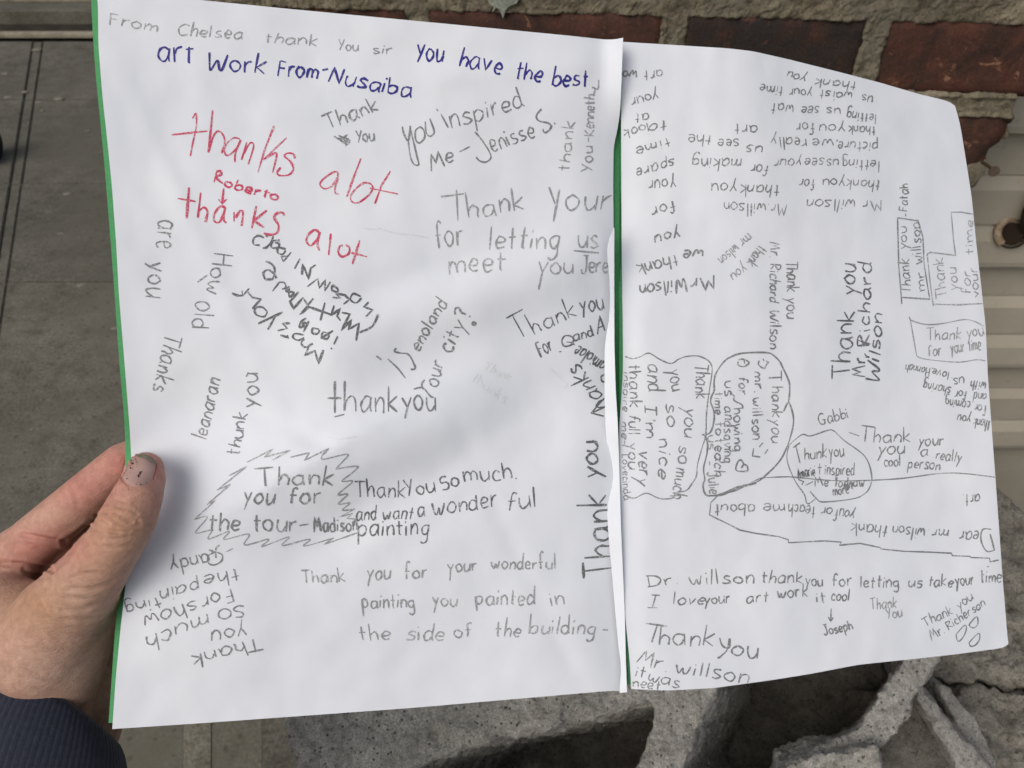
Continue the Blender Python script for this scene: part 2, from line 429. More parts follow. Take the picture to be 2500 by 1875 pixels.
# each note: label, tone, page, pencil width, [words or traced strokes]
NOTES = [
("pale grey words From Chelsea thank you sir along the top edge", 'light', 'L', 3.4, [
 ("From",268,60,381,77,16), ("Chelsea",434,86,590,95,17), ("thank",647,104,772,112,15,.8), ("You",825,122,874,125,15), ("sir",910,130,958,131,14)]),
("blue pen line you have the best art work from Nusaiba", 'blue', 'L', 5.0, [
 ("you",1017,143,1080,149,31,1,.35), ("have",1121,160,1221,179,27), ("the",1259,192,1320,198,25), ("best",1349,210,1434,212,27,.9),
 ("art",387,149,470,156,34,.35), ("Work",506,168,644,180,25), ("From",678,184,774,191,24), ("-",788,184,802,182,22), ("Nusaiba",803,199,1002,239,24,.9)]),
("grey slanting words Thank you under the blue writing", 'mid', 'L', 4.4, [
 ("Thank",800,318,925,268,22), ("You",872,349,914,343,19), *S_(C2, "L320,920 400,975 345,930 420,940 350,915 430,950 380,970 410,910 370,935 425,960 400,985 395,915 360,950")]),
("large grey slanting words you inspired me with a signature", 'mid', 'L', 4.0, [
 *S_(C2, "S780,855 790,900 820,950 835,850", "S820,955 835,1060 860,1110 890,1110 880,1060 830,850", "S905,855 870,880 870,940 895,965 930,930 925,880 900,855", "S935,820 940,890 965,920 995,890 965,800",
   "L1090,862 1040,770", "L1010,735 1020,750", "S1270,890 1320,950 1370,1030 1375,1070 1340,1095 1300,1085 1278,1060", "S1720,735 1685,780 1700,815 1760,830 1785,850 1770,880 1740,895 1728,870", "L1803,828 1812,836 1805,838", "L1165,1025 1235,990"),
 ("nspired",1104,314,1280,260,28), ("Me",1052,417,1109,393,24), ("enisse",1204,372,1306,331,26)]),
("pale grey words thank you running up beside the spine", 'light', 'L', 3.6, [
 ("thank",1389,417,1402,298,16), ("You",1445,421,1447,358,16), ("-",1444,350,1443,336,14), ("Kenneth",1448,331,1452,232,15), *S_(C2, "S2070,650 2080,600 2060,590 2100,600 2105,540")]),
("large red pencil words thanks alot", 'red', 'L', 4.2, [
 *S_(C1, "S1300,800 1322,765 1325,850 1300,970 1285,1055", "L1160,910 1400,885", "S1435,745 1420,900 1405,1030", "S1405,1030 1440,920 1475,885 1510,920 1515,980 1495,1035",
   "S1620,940 1580,930 1530,970 1515,1020 1535,1050 1590,1010 1625,945", "S1625,945 1590,1030 1585,1095", "L1665,960 1630,1080", "S1640,1045 1680,975 1705,965 1710,1000 1675,1110",
   "L1850,850 1790,1000 1740,1165", "L1935,930 1775,1080", "S1775,1080 1840,1040 1868,1042 1840,1165", "S1990,1070 1980,1040 1940,1035 1920,1055 1960,1090 1980,1140 1950,1180 1890,1185 1870,1165 1895,1130"),
 *S_(C2, "S345,1200 340,1160 300,1170 240,1215 225,1250 260,1275 310,1250 345,1195 325,1270 330,1305 352,1310", "L500,1070 450,1200 405,1330",
   "S570,1240 520,1235 460,1280 430,1330 445,1365 490,1365 560,1310 580,1260 550,1235", "L700,1155 640,1250 595,1375", "L560,1270 750,1310")]),
("smaller bold red pencil words thanks alot with an arrow above", 'red', 'L', 5.2, [
 *S_(C1, "L1465,1155 1445,1230", "S1460,1160 1490,1155 1490,1180 1460,1200 1505,1240", "L1510,1270 1500,1370", "L1475,1345 1500,1378 1530,1345 1500,1365",
   "L1275,1265 1260,1475", "L1200,1340 1320,1360", "L1355,1300 1335,1470", "S1340,1430 1375,1400 1400,1430 1385,1500",
   "S1520,1400 1485,1395 1450,1440 1445,1490 1480,1500 1510,1440 1520,1400 1510,1480 1530,1505", "L1580,1430 1580,1495", "S1590,1470 1620,1425 1640,1440 1630,1525",
   "L1730,1390 1700,1540", "L1800,1420 1715,1490 1780,1535", "S1920,1455 1905,1435 1870,1440 1850,1470 1880,1520 1870,1570 1830,1585 1780,1575"),
 *S_(C4, "S1600,185 1570,170 1530,200 1515,245 1545,275 1590,230 1605,185 1590,270 1605,310", "L1680,195 1665,340", "S1760,275 1740,280 1730,320 1755,350 1800,330 1805,290 1780,270", "L1875,240 1850,320 1825,400", "L1820,325 1925,350"),
 ("oberto",548,456,677,490,14,.8)]),
("grey words Thanks How old are you running down the left margin", 'mid', 'L', 4.0, [
 ("Thanks",404,812,372,950,25), ("How",524,620,505,715,26), ("old",481,735,468,800,31,.6), ("are",386,537,380,604,34), ("you",361,640,359,722,34,1,.35), *S_(C4, "L780,522 845,475")]),
("heavy dark pencil lines written upside down and slanting in the middle left", 'dark', 'L', 5.0, [
 *S_(C4, "L1630,980 1598,1070 1572,985 1505,1018 1530,960", "S1558,935 1510,962 1480,935 1500,905", "S1500,880 1440,870 1425,895 1460,915 1500,895", "L1385,880 1396,897 1340,880", "L1405,800 1355,800 1385,835 1320,850",
   "L1355,725 1190,802", "L1310,745 1255,842", "S1250,720 1215,690 1170,700 1175,740 1230,755 1252,722", "L1120,590 1150,625 1208,637 1150,702", "L1128,565 1085,615 1080,580", "S1085,612 1050,612 1012,596",
   "S1515,765 1478,790 1470,825 1495,820 1490,795 1515,800", "L1532,785 1495,858", "S1600,840 1560,835 1555,865 1590,870 1605,845", "S1665,870 1630,860 1618,895 1655,905 1670,880", "L1695,850 1612,902", "L1727,888 1700,942", "L1680,965 1688,975",
   "L1755,728 1808,738 1750,848 1818,778 1800,842 1870,800 1850,918", "L1702,680 1682,748 1742,702 1722,752 1745,782", "L1535,690 1692,745", "L1640,660 1610,782", "L1462,588 1405,652 1428,700 1492,628 1532,690 1472,742 1562,632",
   "S1400,550 1380,582 1430,592 1400,622 1398,560", "L1335,520 1285,584", "S1335,522 1368,528 1375,560 1350,570", "S1312,497 1298,468 1260,440 1225,458 1240,502 1292,500", "S1288,500 1302,440 1280,400 1240,380",
   "S1882,620 1832,600 1812,640 1850,662 1887,630", "L1692,625 1745,632 1715,598 1775,610 1805,640 1765,672", "S1728,570 1695,545 1688,577 1728,587 1722,560", "L1522,552 1592,498 1602,562 1642,508 1640,582 1677,520",
   "L1485,472 1492,400 1530,502 1545,428 1578,405", "L1472,363 1435,432", "L1412,320 1360,382 1345,350 1390,345", "S1375,300 1330,290 1320,320 1352,335 1375,310", "S1335,240 1290,245 1278,285 1322,292 1330,262 1300,255", "S1220,292 1245,288 1278,250 1292,210",
   "S1228,222 1190,208 1158,230 1160,268 1200,272", "L1240,208 1256,216"),
 *S_(C5, "L275,658 245,690 302,710 255,757", "S340,740 300,820 215,862")]),
("grey words leanaran and thank you running up near the thumb", 'mid', 'L', 4.2, [
 ("leanaran",503,1073,539,929,20), ("thunk",584,1110,603,1010,18), ("you",628,993,631,912,26,1,.4), *S_(C4,"L1110,1160 1120,1135 1155,1140")]),
("grey words thank you in tall thin letters in the middle of the page", 'mid', 'L', 4.4, [
 *S_(C5, "L48,1190 48,1405", "L0,1305 92,1305", "L115,1188 112,1392", "S112,1392 125,1325 160,1290 185,1320 190,1395", "L45,1432 112,1415"),
 ("ank",880,1006,968,1006,35,1.1), ("you",984,1003,1062,1002,33,1,.75)]),
("dark grey slanting question ending in your city", 'mid', 'L', 4.6, [
 *S_(C5, "L405,1040 470,1100 525,1170", "L328,1020 360,1045", "S462,968 450,990 490,1000 545,1010 580,1070 590,1105 560,1112", "S580,1245 640,1235 690,1290 715,1300", "S645,1250 635,1210 655,1180", "S985,790 975,802 990,812 996,796 982,792 986,806"),
 ("enoland",1022,857,1092,742,18), ("our",1067,945,1082,886,20), ("city",1101,862,1136,792,22), ("?",1142,782,1150,765,22)]),
("large pale words Thank Your for letting us meet you beside the spine", 'light', 'L', 4.4, [
 *S_(C2, "L1040,1328 1195,1308", "L1145,1280 1155,1490", "L1770,1262 1812,1380", "L1840,1280 1800,1495"),
 ("hank",1145,533,1279,512,28,1.4), ("our",1382,513,1488,508,35), ("for",1066,609,1131,601,35,.9), ("letting",1194,608,1364,608,29,1.3), ("us",1411,604,1458,608,32),
 *S_(C5, "L1660,310 1830,325"), ("meet",1097,668,1232,660,32,.9), ("you",1314,668,1397,668,27,1,1.7), ("Jere",1418,664,1483,666,24)]),
("dark grey words Thank you for Q and A beside the spine", 'dark', 'L', 3.8, [
 *S_(C5, "L1205,765 1315,705", "L1245,745 1325,890", "S1640,885 1600,885 1580,920 1600,955 1650,940 1655,900 1625,880", "L1610,925 1650,930 1665,945", "L1820,875 1835,750 1870,850", "L1825,830 1868,815", "L1560,993 1578,990"),
 ("hank",1305,815,1408,771,24,1.4), ("you",1419,762,1474,753,26,1,.8), ("For",1320,871,1352,853,23), ("and",1402,833,1449,820,14)]),
("dark scribbled upside down words cut off by the folded margin", 'dark', 'L', 4.2, [
 ("amiolae",1482,886,1414,842,20), ("hanks",1484,988,1413,888,25), *S_(C5, "L1775,1405 1862,1427", "L1780,1405 1866,1305", "S1866,1145 1845,1160 1850,1190 1870,1195")]),
("faint erased pencil marks", 'faint', 'L', 3.0, [
 *S_(C5, "L1410,1072 1416,1076", "L1500,1105 1620,1210 1595,1240", "L1250,1352 1265,1358"), ("Thank",1180,900,1240,930,12), ("thanks",1150,930,1230,985,14), *S_(PX, "L885,556 905,559 925,557 950,566 985,572 1010,573 1045,580", "L800,1068 830,1072 872,1066")]),
("heavy grey words Thank you running up against the folded margin", 'dark', 'L', 5.2, [
 ("Thank",1494,1408,1480,1208,38), ("you",1460,1166,1457,1077,26,1,.9)]),
("grey zigzag cloud round the words Thank you for the tour", 'light', 'L', 3.2, [
 *S_(CA, "L1140,245 1310,205 1265,275 1485,165", "S1485,165 1425,230 1440,262 1650,215 1620,270 1545,350", "S1545,350 1735,325 1700,380 1600,460 1700,460 1565,580 1655,575 1570,665 1675,655 1605,720 1720,710",
   "L1720,710 1580,780 1700,750 1645,795 1720,800 1740,840", "L980,270 1140,180 905,245 985,170 750,290", "L590,410 745,330 480,540 600,490 390,670 465,635 275,805",
   "S275,805 395,780 285,925 430,900 400,980 590,910 540,985 765,935 725,1035 945,980 880,1050 1125,960 1065,1040 1315,980 1260,1045 1530,970", "L1530,970 1440,1030 1740,925")]),
("bold grey words Thank you for the tour inside a zigzag cloud", 'mid', 'L', 5.0, [
 *S_(CA, "L815,350 985,335", "L905,345 915,505"), ("hank",681,1183,812,1183,25,1.2), ("you",595,1228,667,1229,25,1,.8), ("for",704,1229,782,1228,25,.8), ("the",511,1295,584,1294,25,.8),
 ("tour",620,1298,721,1297,27), ("-",735,1297,755,1295,24), ("Madison",766,1298,872,1295,21)]),
("dark grey words Thank you so much and want a wonderful painting", 'dark', 'L', 3.8, [
 ("Thank",867,1213,988,1216,24,.9), ("You",993,1212,1062,1200,23), ("So",1082,1200,1122,1182,20), ("much.",1135,1176,1262,1168,25,.7), ("and",870,1270,918,1269,19), ("want",935,1268,1006,1268,19),
 ("a",1019,1262,1037,1262,24), ("wonder",1057,1259,1215,1237,25,.6), ("ful",1238,1245,1309,1238,26), ("painting",875,1310,1047,1304,25,.8,1.0)]),
("pale grey sentence about the painting on the side of the building", 'light', 'L', 4.2, [
 ("Thank",738,1424,842,1421,18), ("you",896,1413,951,1413,20,1,1.1), ("for",989,1415,1041,1410,19,1.4), ("your",1094,1396,1162,1393,18,1,1.5), ("wonderful",1200,1388,1356,1389,17,1.7),
 ("painting",885,1483,1012,1484,19,1.2,1.2), ("you",1056,1479,1115,1479,18,1,1.2), ("painted",1162,1476,1304,1476,21,1.3), ("in",1347,1478,1377,1476,22),
 ("the",880,1562,951,1562,19,1.4), ("side",993,1562,1082,1564,22), ("of",1110,1557,1152,1554,20), ("the",1210,1554,1268,1554,20,1.5), ("building",1293,1546,1452,1548,20,1.6), ("-",1471,1548,1485,1547,18)]),
("grey upside down note below the zigzag cloud at the lower left corner", 'mid', 'L', 3.8, [
 ("Thank",636,1556,467,1600,19), ("you",597,1527,516,1540,21,1,.9), ("so",594,1478,532,1488,25), ("much",505,1500,358,1556,21), ("For",563,1437,490,1461,20), ("show",476,1464,346,1507,23,.6),
 ("the",580,1386,498,1407,20), ("pain",482,1418,390,1440,20), ("ting",386,1458,303,1477,18,1,1.0), ("andy",506,1350,413,1371,20), ("-",565,1332,547,1340,14),
 *S_(CC, "S1055,295 1022,330 1022,412", "S1030,362 1078,385 1072,440 1010,475 955,460 950,400 985,372 1010,362 960,340")]),
# ---------------- right page
("column of grey upside down words down the spine side of the right page", 'mid', 'R', 3.4, [
 ("art",1616,170,1572,174,14), ("wo",1556,174,1521,172,13), ("your",1604,224,1539,240,16), ("at",1582,276,1551,279,13), ("to",1625,292,1585,306,12), ("look",1580,300,1522,318,12,.9), ("time",1632,336,1552,361,13),
 ("spare",1645,386,1553,413,14), ("your",1647,436,1584,443,15), ("for",1645,490,1590,507,15)]),
("bold grey upside down words Mr Willson we thank you", 'mid', 'R', 4.6, [
 ("you",1657,560,1598,576,17), ("we",1717,611,1671,611,17), ("thank",1650,622,1552,648,18), ("Mr",1741,672,1685,682,18), ("Willson",1672,680,1562,694,18)]),
("small slanting grey words thank you mr wilson upside down", 'light', 'R', 3.4, [
 ("mr",1825,570,1802,589,13), ("wilson",1795,596,1753,632,13), ("thank",1852,598,1822,640,13), ("you",1815,645,1783,671,13)]),
("grey vertical words Thank you Mr Richard Wilson reading downwards", 'mid', 'R', 3.6, [
 ("Mr.",1880,592,1880,628,13), ("Richard",1880,645,1879,737,12), ("Wilson",1880,757,1879,850,13), ("Thank",1920,637,1921,712,15), ("you",1921,728,1919,776,15,1,.8)]),
("grey upside down paragraph at the upper right corner", 'mid', 'R', 2.9, [
 ("Mr",2151,489,2106,489,14), ("willson",2089,489,1972,486,15), ("thank",2148,441,2068,437,13), ("you",2062,438,2009,437,13), ("for",1989,437,1952,437,13),
 ("letting",2146,393,2056,387,13), ("us",2046,388,2019,388,13), ("see",2012,386,1967,387,13), ("your",1957,388,1892,388,13), ("picture,",2141,348,2041,344,13), ("we",2034,340,1982,340,13), ("really",1967,338,1882,333,14),
 ("thank",2136,309,2071,306,12), ("you",2061,306,2002,304,13), ("for",1987,300,1944,300,13), ("letting",2138,281,2069,270,12), ("us",2051,266,2019,261,12), ("see",1999,260,1959,260,13), ("wat",1937,257,1885,252,13),
 ("us",2131,235,2106,230,12), ("waist",2081,227,2002,220,12), ("your",1982,222,1927,215,12), ("time",1912,212,1857,207,12), ("thank",2091,200,1992,192,11), ("you",1969,186,1925,174,12)]),
("second grey upside down paragraph left of the corner one", 'mid', 'R', 3.1, [
 ("Mr.willson",1920,500,1768,494,14), ("thank",1902,452,1808,450,14), ("you",1798,448,1738,447,15), ("for",1877,403,1833,403,14), ("making",1810,389,1691,385,15), ("us",1862,356,1825,356,14), ("see",1803,340,1755,340,14), ("the",1738,330,1681,327,14), ("art.",1848,308,1783,302,14)]),
("boxed vertical words Thank you mr willson reading upwards", 'mid', 'R', 2.9, [
 *S_(D4, "L1000,805 975,500 965,105", "L965,105 1130,130 1170,260 1180,480 1225,765 1000,750"), ("Thank",2224,717,2218,633,13), ("you",2215,608,2212,553,12), ("mr.",2259,708,2254,654,13), ("willson",2251,643,2244,545,12), ("-",2216,528,2216,522,8), ("Fatah",2214,515,2217,450,11)]),
("pale vertical words in a stepped outline at the right edge", 'light', 'R', 2.9, [
 *S_(D4, "L1255,820 1230,640 1205,400 1230,385 1435,410 1420,300 1400,60 1480,60 1575,76", "L1250,805 1450,810 1655,800"), ("Thank",2311,725,2301,630,14), ("you",2338,708,2334,654,13), ("for",2370,717,2367,664,12), ("your",2391,724,2383,654,11), ("time",2375,620,2374,538,10)]),
("flag shaped outline round the words Thank you for your time", 'light', 'R', 3.0, [
 *S_(D4, "S1060,905 1075,935 1200,970 1340,960 1500,930 1590,945 1665,985", "L1065,910 1120,1225", "S1120,1225 1190,1250 1450,1275 1600,1255 1680,1265"), ("Thank",2262,831,2345,828,16), ("you",2361,826,2402,817,17,1,.9), ("for",2266,871,2298,867,16), ("your",2322,862,2355,858,17), ("time",2366,856,2394,854,15)]),
("large dark vertical words Thank you Mr Richard Wilson reading upwards", 'dark', 'R', 4.2, [
 ("Thank",2072,922,2085,762,25), ("you",2090,718,2087,645,25,1,.8), ("Mr.",2112,920,2111,862,18), ("Richard",2122,843,2127,642,18), ("Wilson",2143,935,2154,768,17), *S_(D4, "L640,1140 740,1130 650,1100 745,1125", "L700,1215 735,1240 705,1235")]),
("small grey upside down note at the right edge signed Hannah", 'mid', 'R', 2.9, [
 ("love,",2317,908,2274,899,11), ("Hannah",2270,898,2212,889,11), ("with",2408,934,2372,928,12), ("us.",2353,922,2322,922,13), ("and",2408,961,2378,958,12), ("for",2361,955,2331,953,12), ("sharing",2322,946,2256,931,12),
 ("for",2408,990,2379,986,12), ("coming",2369,981,2308,972,12), ("thank",2417,1027,2379,1020,13), ("you",2370,1016,2339,1013,13)]),
("grey words Gabbi thank you your a really cool person", 'mid', 'R', 3.4, [
 ("Gabbi",2002,1038,2072,1020,14), *S_(D5, "L570,515 655,545", "L675,460 785,475", "L715,465 700,590"), ("hank",2132,1078,2221,1081,18,1.2), ("your",2242,1088,2302,1088,14), ("you",2143,1108,2207,1108,18), ("a",2247,1114,2265,1114,14),
 ("really",2284,1121,2345,1128,13), ("cool",2159,1138,2197,1138,14), ("person",2216,1142,2293,1147,13)]),
("round speech bubble outline with grey words inside", 'mid', 'R', 3.2, [
 *S_(D5, "S85,620 190,535 260,545 400,500 450,505 530,580 700,710 755,860 740,960 690,1020 600,1055 370,1080 310,1055 255,990", "S85,620 70,740 130,900 210,1020 235,1095 300,1055", "L120,640 175,600", "L140,620 175,765", "L220,945 280,915"),
 ("hunk",1965,1122,2018,1117,17), ("you",2025,1116,2060,1114,18), ("it",1989,1158,2006,1157,14), ("inspired",2014,1159,2085,1159,14), ("Me",1990,1188,2023,1186,12), ("to",2037,1189,2056,1189,12), ("draw",2062,1189,2109,1188,12), ("more",2034,1210,2072,1203,12), ("more",2060,1194,2082,1192,11)]),
("tiny dark scrawled name inside the round bubble", 'dark', 'R', 3.4, [("Amarie",1948,1168,1989,1160,13), *S_(D5,"L160,825 165,900 205,915 190,940")]),
("long pencil outline with the upside down words Dear mr wilson thank you", 'mid', 'R', 3.2, [
 *S_(PX, "S1765,1205 1800,1196 1850,1170 1870,1166 1920,1164 1939,1165 2030,1173 2111,1173 2201,1168 2292,1156 2352,1156 2429,1165", "L1765,1205 1754,1208 1735,1227 1732,1257 1746,1264 1781,1281 1806,1294 1844,1302 1900,1310"),
 *S_(D5, "L0,1360 80,1385 80,1410 370,1395 510,1405 495,1430 660,1415 830,1450 825,1460 1020,1480 1200,1485 1400,1495 1410,1515 1550,1520 1560,1530 1710,1535 1715,1565 1785,1550", "L1715,1340 1750,1470",
   "S1725,1302 1660,1300 1640,1350 1650,1420 1690,1480 1755,1470", "L1690,1605 1705,1603"),
 ("art.",2391,1207,2350,1207,15), ("ear",2390,1298,2343,1295,18), ("mr.",2316,1293,2266,1292,14), ("wilson",2258,1292,2182,1283,15), ("thank",2168,1283,2078,1277,17), ("you",2087,1250,2052,1241,14), ("for",2048,1244,2005,1237,14), ("teach",1990,1238,1926,1229,15),
 ("me",1915,1230,1864,1230,16), ("about",1842,1230,1745,1232,16)]),
("wavy cloud outline beside the spine with vertical words Thank you so much", 'mid', 'R', 3.4, [
 *S_(D3, "S170,75 240,95 310,75 385,45 480,100 580,138 650,100 720,75 820,70 900,100 945,150 950,230 920,430 900,600 895,780 860,900 820,1050 810,1150 770,1220 720,1280 640,1295", "S620,1330 570,1355 470,1350 360,1305 250,1350 165,1320", "L570,1330 705,1320", "L640,1290 590,1350"),
 ("Thank",1698,888,1697,973,19), ("you",1672,995,1668,1065,21), ("so",1660,1088,1655,1130,17), ("much",1650,1143,1640,1214,19)]),
("pale vertical words in the wavy cloud beside the spine", 'mid', 'R', 3.6, [
 ("you",1632,905,1640,955,20), ("so",1627,985,1627,1040,18), ("nice",1608,1072,1608,1165,18), ("and",1582,890,1580,955,22), ("I'm",1573,988,1576,1067,16), ("very",1560,1102,1558,1182,19), ("thank",1536,890,1538,994,15), ("full",1536,1013,1535,1060,16), ("you",1532,1083,1535,1144,17)]),
("tiny dark vertical words right at the spine", 'mid', 'R', 2.4, [("inspire",1523,910,1521,1003,8), ("me-",1519,1030,1519,1085,9), ("Lovecinda",1519,1110,1522,1222,9)]),
("large bean shaped outline with vertical words Thank you mr willson", 'mid', 'R', 3.6, [
 *S_(D3, "S1640,490 1650,380 1640,290 1580,160 1560,120 1510,70 1440,40 1230,45 1130,75 1060,120 990,220 970,300 970,380 945,440 940,490 965,560 970,640 950,730 920,770 860,780", "S860,780 890,790 910,860 905,950 875,1080 885,1180 870,1240 905,1325 1040,1310 1170,1250 1340,1210 1450,1130 1570,1000 1640,850 1680,700 1680,600 1640,490 1595,570",
   "S905,1328 1050,1318 1180,1260 1350,1216", "L1575,200 1575,295", "L1460,268 1570,262", "L1410,850 1375,890", "L1455,910 1425,950", "L1325,900 1315,970 1385,980", "S1375,110 1370,150 1420,182 1440,150 1465,120", "L1410,95 1420,118", "L1440,112 1450,130",
   "S1190,105 1230,100 1285,130 1240,165 1190,155 1185,120", "L1240,110 1245,140", "S1110,405 1150,430 1150,470 1220,510 1225,545", "S1215,1080 1240,1045 1270,1070 1265,1105 1170,1100 1180,1030 1210,1005 1235,1040"),
 ("hankyou",1884,945,1884,1080,14), ("mr.",1840,908,1842,958,12), ("willson",1837,972,1836,1072,13), ("for",1804,921,1804,961,12), ("howing",1792,998,1792,1102,12), ("us",1768,932,1770,967,14), ("and",1768,994,1768,1040,13), ("saving",1767,1048,1768,1130,12),
 ("time",1745,959,1745,1010,11), ("to",1745,1032,1747,1062,11), ("teach",1745,1073,1745,1162,12)]),
("pale vertical name in the bean shaped outline", 'light', 'R', 3.6, [("us",1727,1064,1728,1097,11), ("-",1726,1126,1726,1136,8), ("Julie",1726,1154,1733,1205,13)]),
("two lines of grey writing Dr Willson thank you for letting us take your time", 'mid', 'R', 3.6, [
 ("Dr.",1581,1432,1657,1425,17), ("willson",1685,1427,1840,1424,18,1.1), ("thank",1860,1422,1957,1424,17), ("you",1966,1431,2008,1431,18,1,.8), ("for",2031,1431,2079,1429,16), ("letting",2100,1434,2195,1434,16), ("us",2218,1434,2250,1434,17),
 ("take",2266,1431,2324,1431,14), ("your",2333,1429,2377,1427,16), ("time",2395,1424,2444,1420,15), ("I",1581,1483,1604,1483,17), ("love",1644,1475,1717,1475,14), ("your",1720,1475,1782,1473,14), ("art",1823,1473,1874,1468,16), ("work",1897,1459,1971,1457,15),
 ("it",1994,1471,2015,1471,14), ("cool",2029,1466,2072,1466,14), *S_(D6, "L1190,402 1188,470", "L1175,448 1188,472 1200,450"), ("Joseph",2013,1551,2082,1537,13)]),
("pale small words Thank you low on the right page", 'light', 'R', 3.2, [("Thank",2125,1489,2188,1482,13), ("You",2167,1512,2202,1504,13)]),
("grey slanting words Thank you with three drawn hearts in the lower right corner", 'mid', 'R', 3.0, [
 ("Thank",2259,1531,2326,1498,12), ("you",2342,1489,2376,1462,13), ("Mr.",2275,1563,2307,1545,12), ("Richerson",2317,1537,2405,1477,11), *S_(D7, "S1235,520 1310,440 1322,480 1290,550 1250,578 1235,520", "S1350,430 1410,368 1420,430 1385,465 1350,445 1350,428", "S1345,590 1425,510 1435,560 1400,610 1360,620 1345,590")]),
("large grey slanting words Thank you Mr Willson at the lower spine side", 'mid', 'R', 4.0, [
 *S_(D6, "L208,480 322,497", "L270,490 240,582", "S600,558 615,600 650,610 655,560", "S650,560 640,620 600,660 588,662"), ("hank",1611,1573,1740,1577,25,1.1), ("ou",1787,1601,1847,1606,24), ("Mr.",1555,1618,1626,1640,22), ("willson",1648,1641,1823,1671,21,.9)]),
("small grey words it was at the bottom of the spine", 'mid', 'R', 3.2, [("it",1552,1650,1572,1656,16), ("was",1580,1660,1655,1680,15), ("neet",1545,1676,1610,1684,11)]),
]
for label, tone, page, wd, items in NOTES:
    if page == 'R': wd *= 1.0
    nb = Note(label, tone, page, wd)
    for it in items:
        if isinstance(it, tuple):
            if page == 'R' and it[5] < 16: it = it[:5] + (it[5] * 1.13,) + it[6:]
            for st in word_strokes(*it): nb.ribbon(st, wd)
        else:
            nb.ribbon(it, wd)
    nb.build()
# ------------------------------------------------------------------ ground
def brickmat(name, c1, c2, c3):
    m, t, b = newmat(name, 0.9, 0.2)
    co = objco(t)
    c = ramp(t, noise_n(t, 18, 9, 0.7, co=co), [(0.32, c1), (0.5, c2), (0.68, c3)])
    c = mix(t, ramp(t, noise_n(t, 30, 8, 0.75, co=co, dist=0.6), [(0.48, (0, 0, 0)), (0.70, (0.85, 0.85, 0.85))]), c, (0.028, 0.024, 0.022))
    c = mix(t, ramp(t, noise_n(t, 38, 9, 0.8, co=co, dist=1.0), [(0.60, (0, 0, 0)), (0.64, (1, 1, 1))]), c, (0.30, 0.16, 0.10))
    g = ramp(t, noise_n(t, 500, 4, 0.8, co=co), [(0.3, (0.6, 0.6, 0.6)), (0.7, (1.35, 1.35, 1.35))])
    t.links.new(mix(t, 1.0, c, g, 'MULTIPLY'), b.inputs['Base Color'])
    bump(t, b, noise_n(t, 260, 8, 0.8, co=co), 0.7, 0.002, bump(t, b, noise_n(t, 60, 8, 0.7, co=co), 0.7, 0.004))
    return m
M['brick'] = [brickmat('red_brick', (0.055, 0.032, 0.025), (0.10, 0.045, 0.032), (0.15, 0.062, 0.041)),
              brickmat('dark_red_brick', (0.04, 0.028, 0.024), (0.085, 0.042, 0.032), (0.14, 0.06, 0.042)),
              brickmat('brown_brick', (0.06, 0.038, 0.029), (0.11, 0.050, 0.035), (0.15, 0.068, 0.045))]
m_, t, b = newmat('scorched_brick', 0.9, 0.2); co = objco(t)
c = ramp(t, noise_n(t, 26, 9, 0.75, co=co), [(0.30, (0.20, 0.085, 0.05)), (0.40, (0.035, 0.03, 0.03)), (0.55, (0.05, 0.034, 0.027)), (0.72, (0.105, 0.05, 0.035))])
g = ramp(t, noise_n(t, 500, 4, 0.8, co=co), [(0.3, (0.6, 0.6, 0.6)), (0.7, (1.4, 1.4, 1.4))])
t.links.new(mix(t, 1.0, c, g, 'MULTIPLY'), b.inputs['Base Color'])
bump(t, b, noise_n(t, 260, 8, 0.8, co=co), 0.9, 0.002, bump(t, b, noise_n(t, 60, 8, 0.7, co=co), 0.8, 0.004))
M['scorched'] = m_
M['mortar'] = concrete_mat('mortar', (0.19, 0.165, 0.115), (0.43, 0.375, 0.27), 60, 0.45, 1.0, hue=(0.27, 0.245, 0.185))
M['pave'] = concrete_mat('pavement_concrete', (0.085, 0.081, 0.066), (0.15, 0.142, 0.118), 9, 0.2, 0.3, hue=(0.105, 0.10, 0.08))
M['pave_light'] = concrete_mat('worn_pavement_concrete', (0.13, 0.122, 0.095), (0.22, 0.205, 0.165), 14, 0.3, 0.4, hue=(0.15, 0.15, 0.115))
M['pave_mid'] = concrete_mat('stained_pavement_concrete', (0.105, 0.098, 0.078), (0.175, 0.163, 0.135), 11, 0.3, 0.35, hue=(0.125, 0.12, 0.095))
M['joint'] = concrete_mat('joint_dirt', (0.025, 0.023, 0.018), (0.05, 0.045, 0.035), 30, 0.2, 0.5)
M['kerb'] = concrete_mat('kerb_concrete', (0.22, 0.20, 0.15), (0.31, 0.28, 0.215), 12, 0.1, 0.3)
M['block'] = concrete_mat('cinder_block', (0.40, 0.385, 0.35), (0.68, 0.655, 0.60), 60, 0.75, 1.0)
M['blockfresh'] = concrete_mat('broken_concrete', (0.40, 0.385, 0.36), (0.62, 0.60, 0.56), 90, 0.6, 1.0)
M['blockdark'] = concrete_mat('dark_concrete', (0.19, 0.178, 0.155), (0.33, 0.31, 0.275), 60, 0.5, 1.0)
M['rubble'] = concrete_mat('rubble_concrete', (0.22, 0.205, 0.17), (0.46, 0.43, 0.37), 40, 0.5, 1.0)
def gp(px, py, z=0.0): return hit(px, py, Vector((0, 0, z)), Vector((0, 0, 1)))
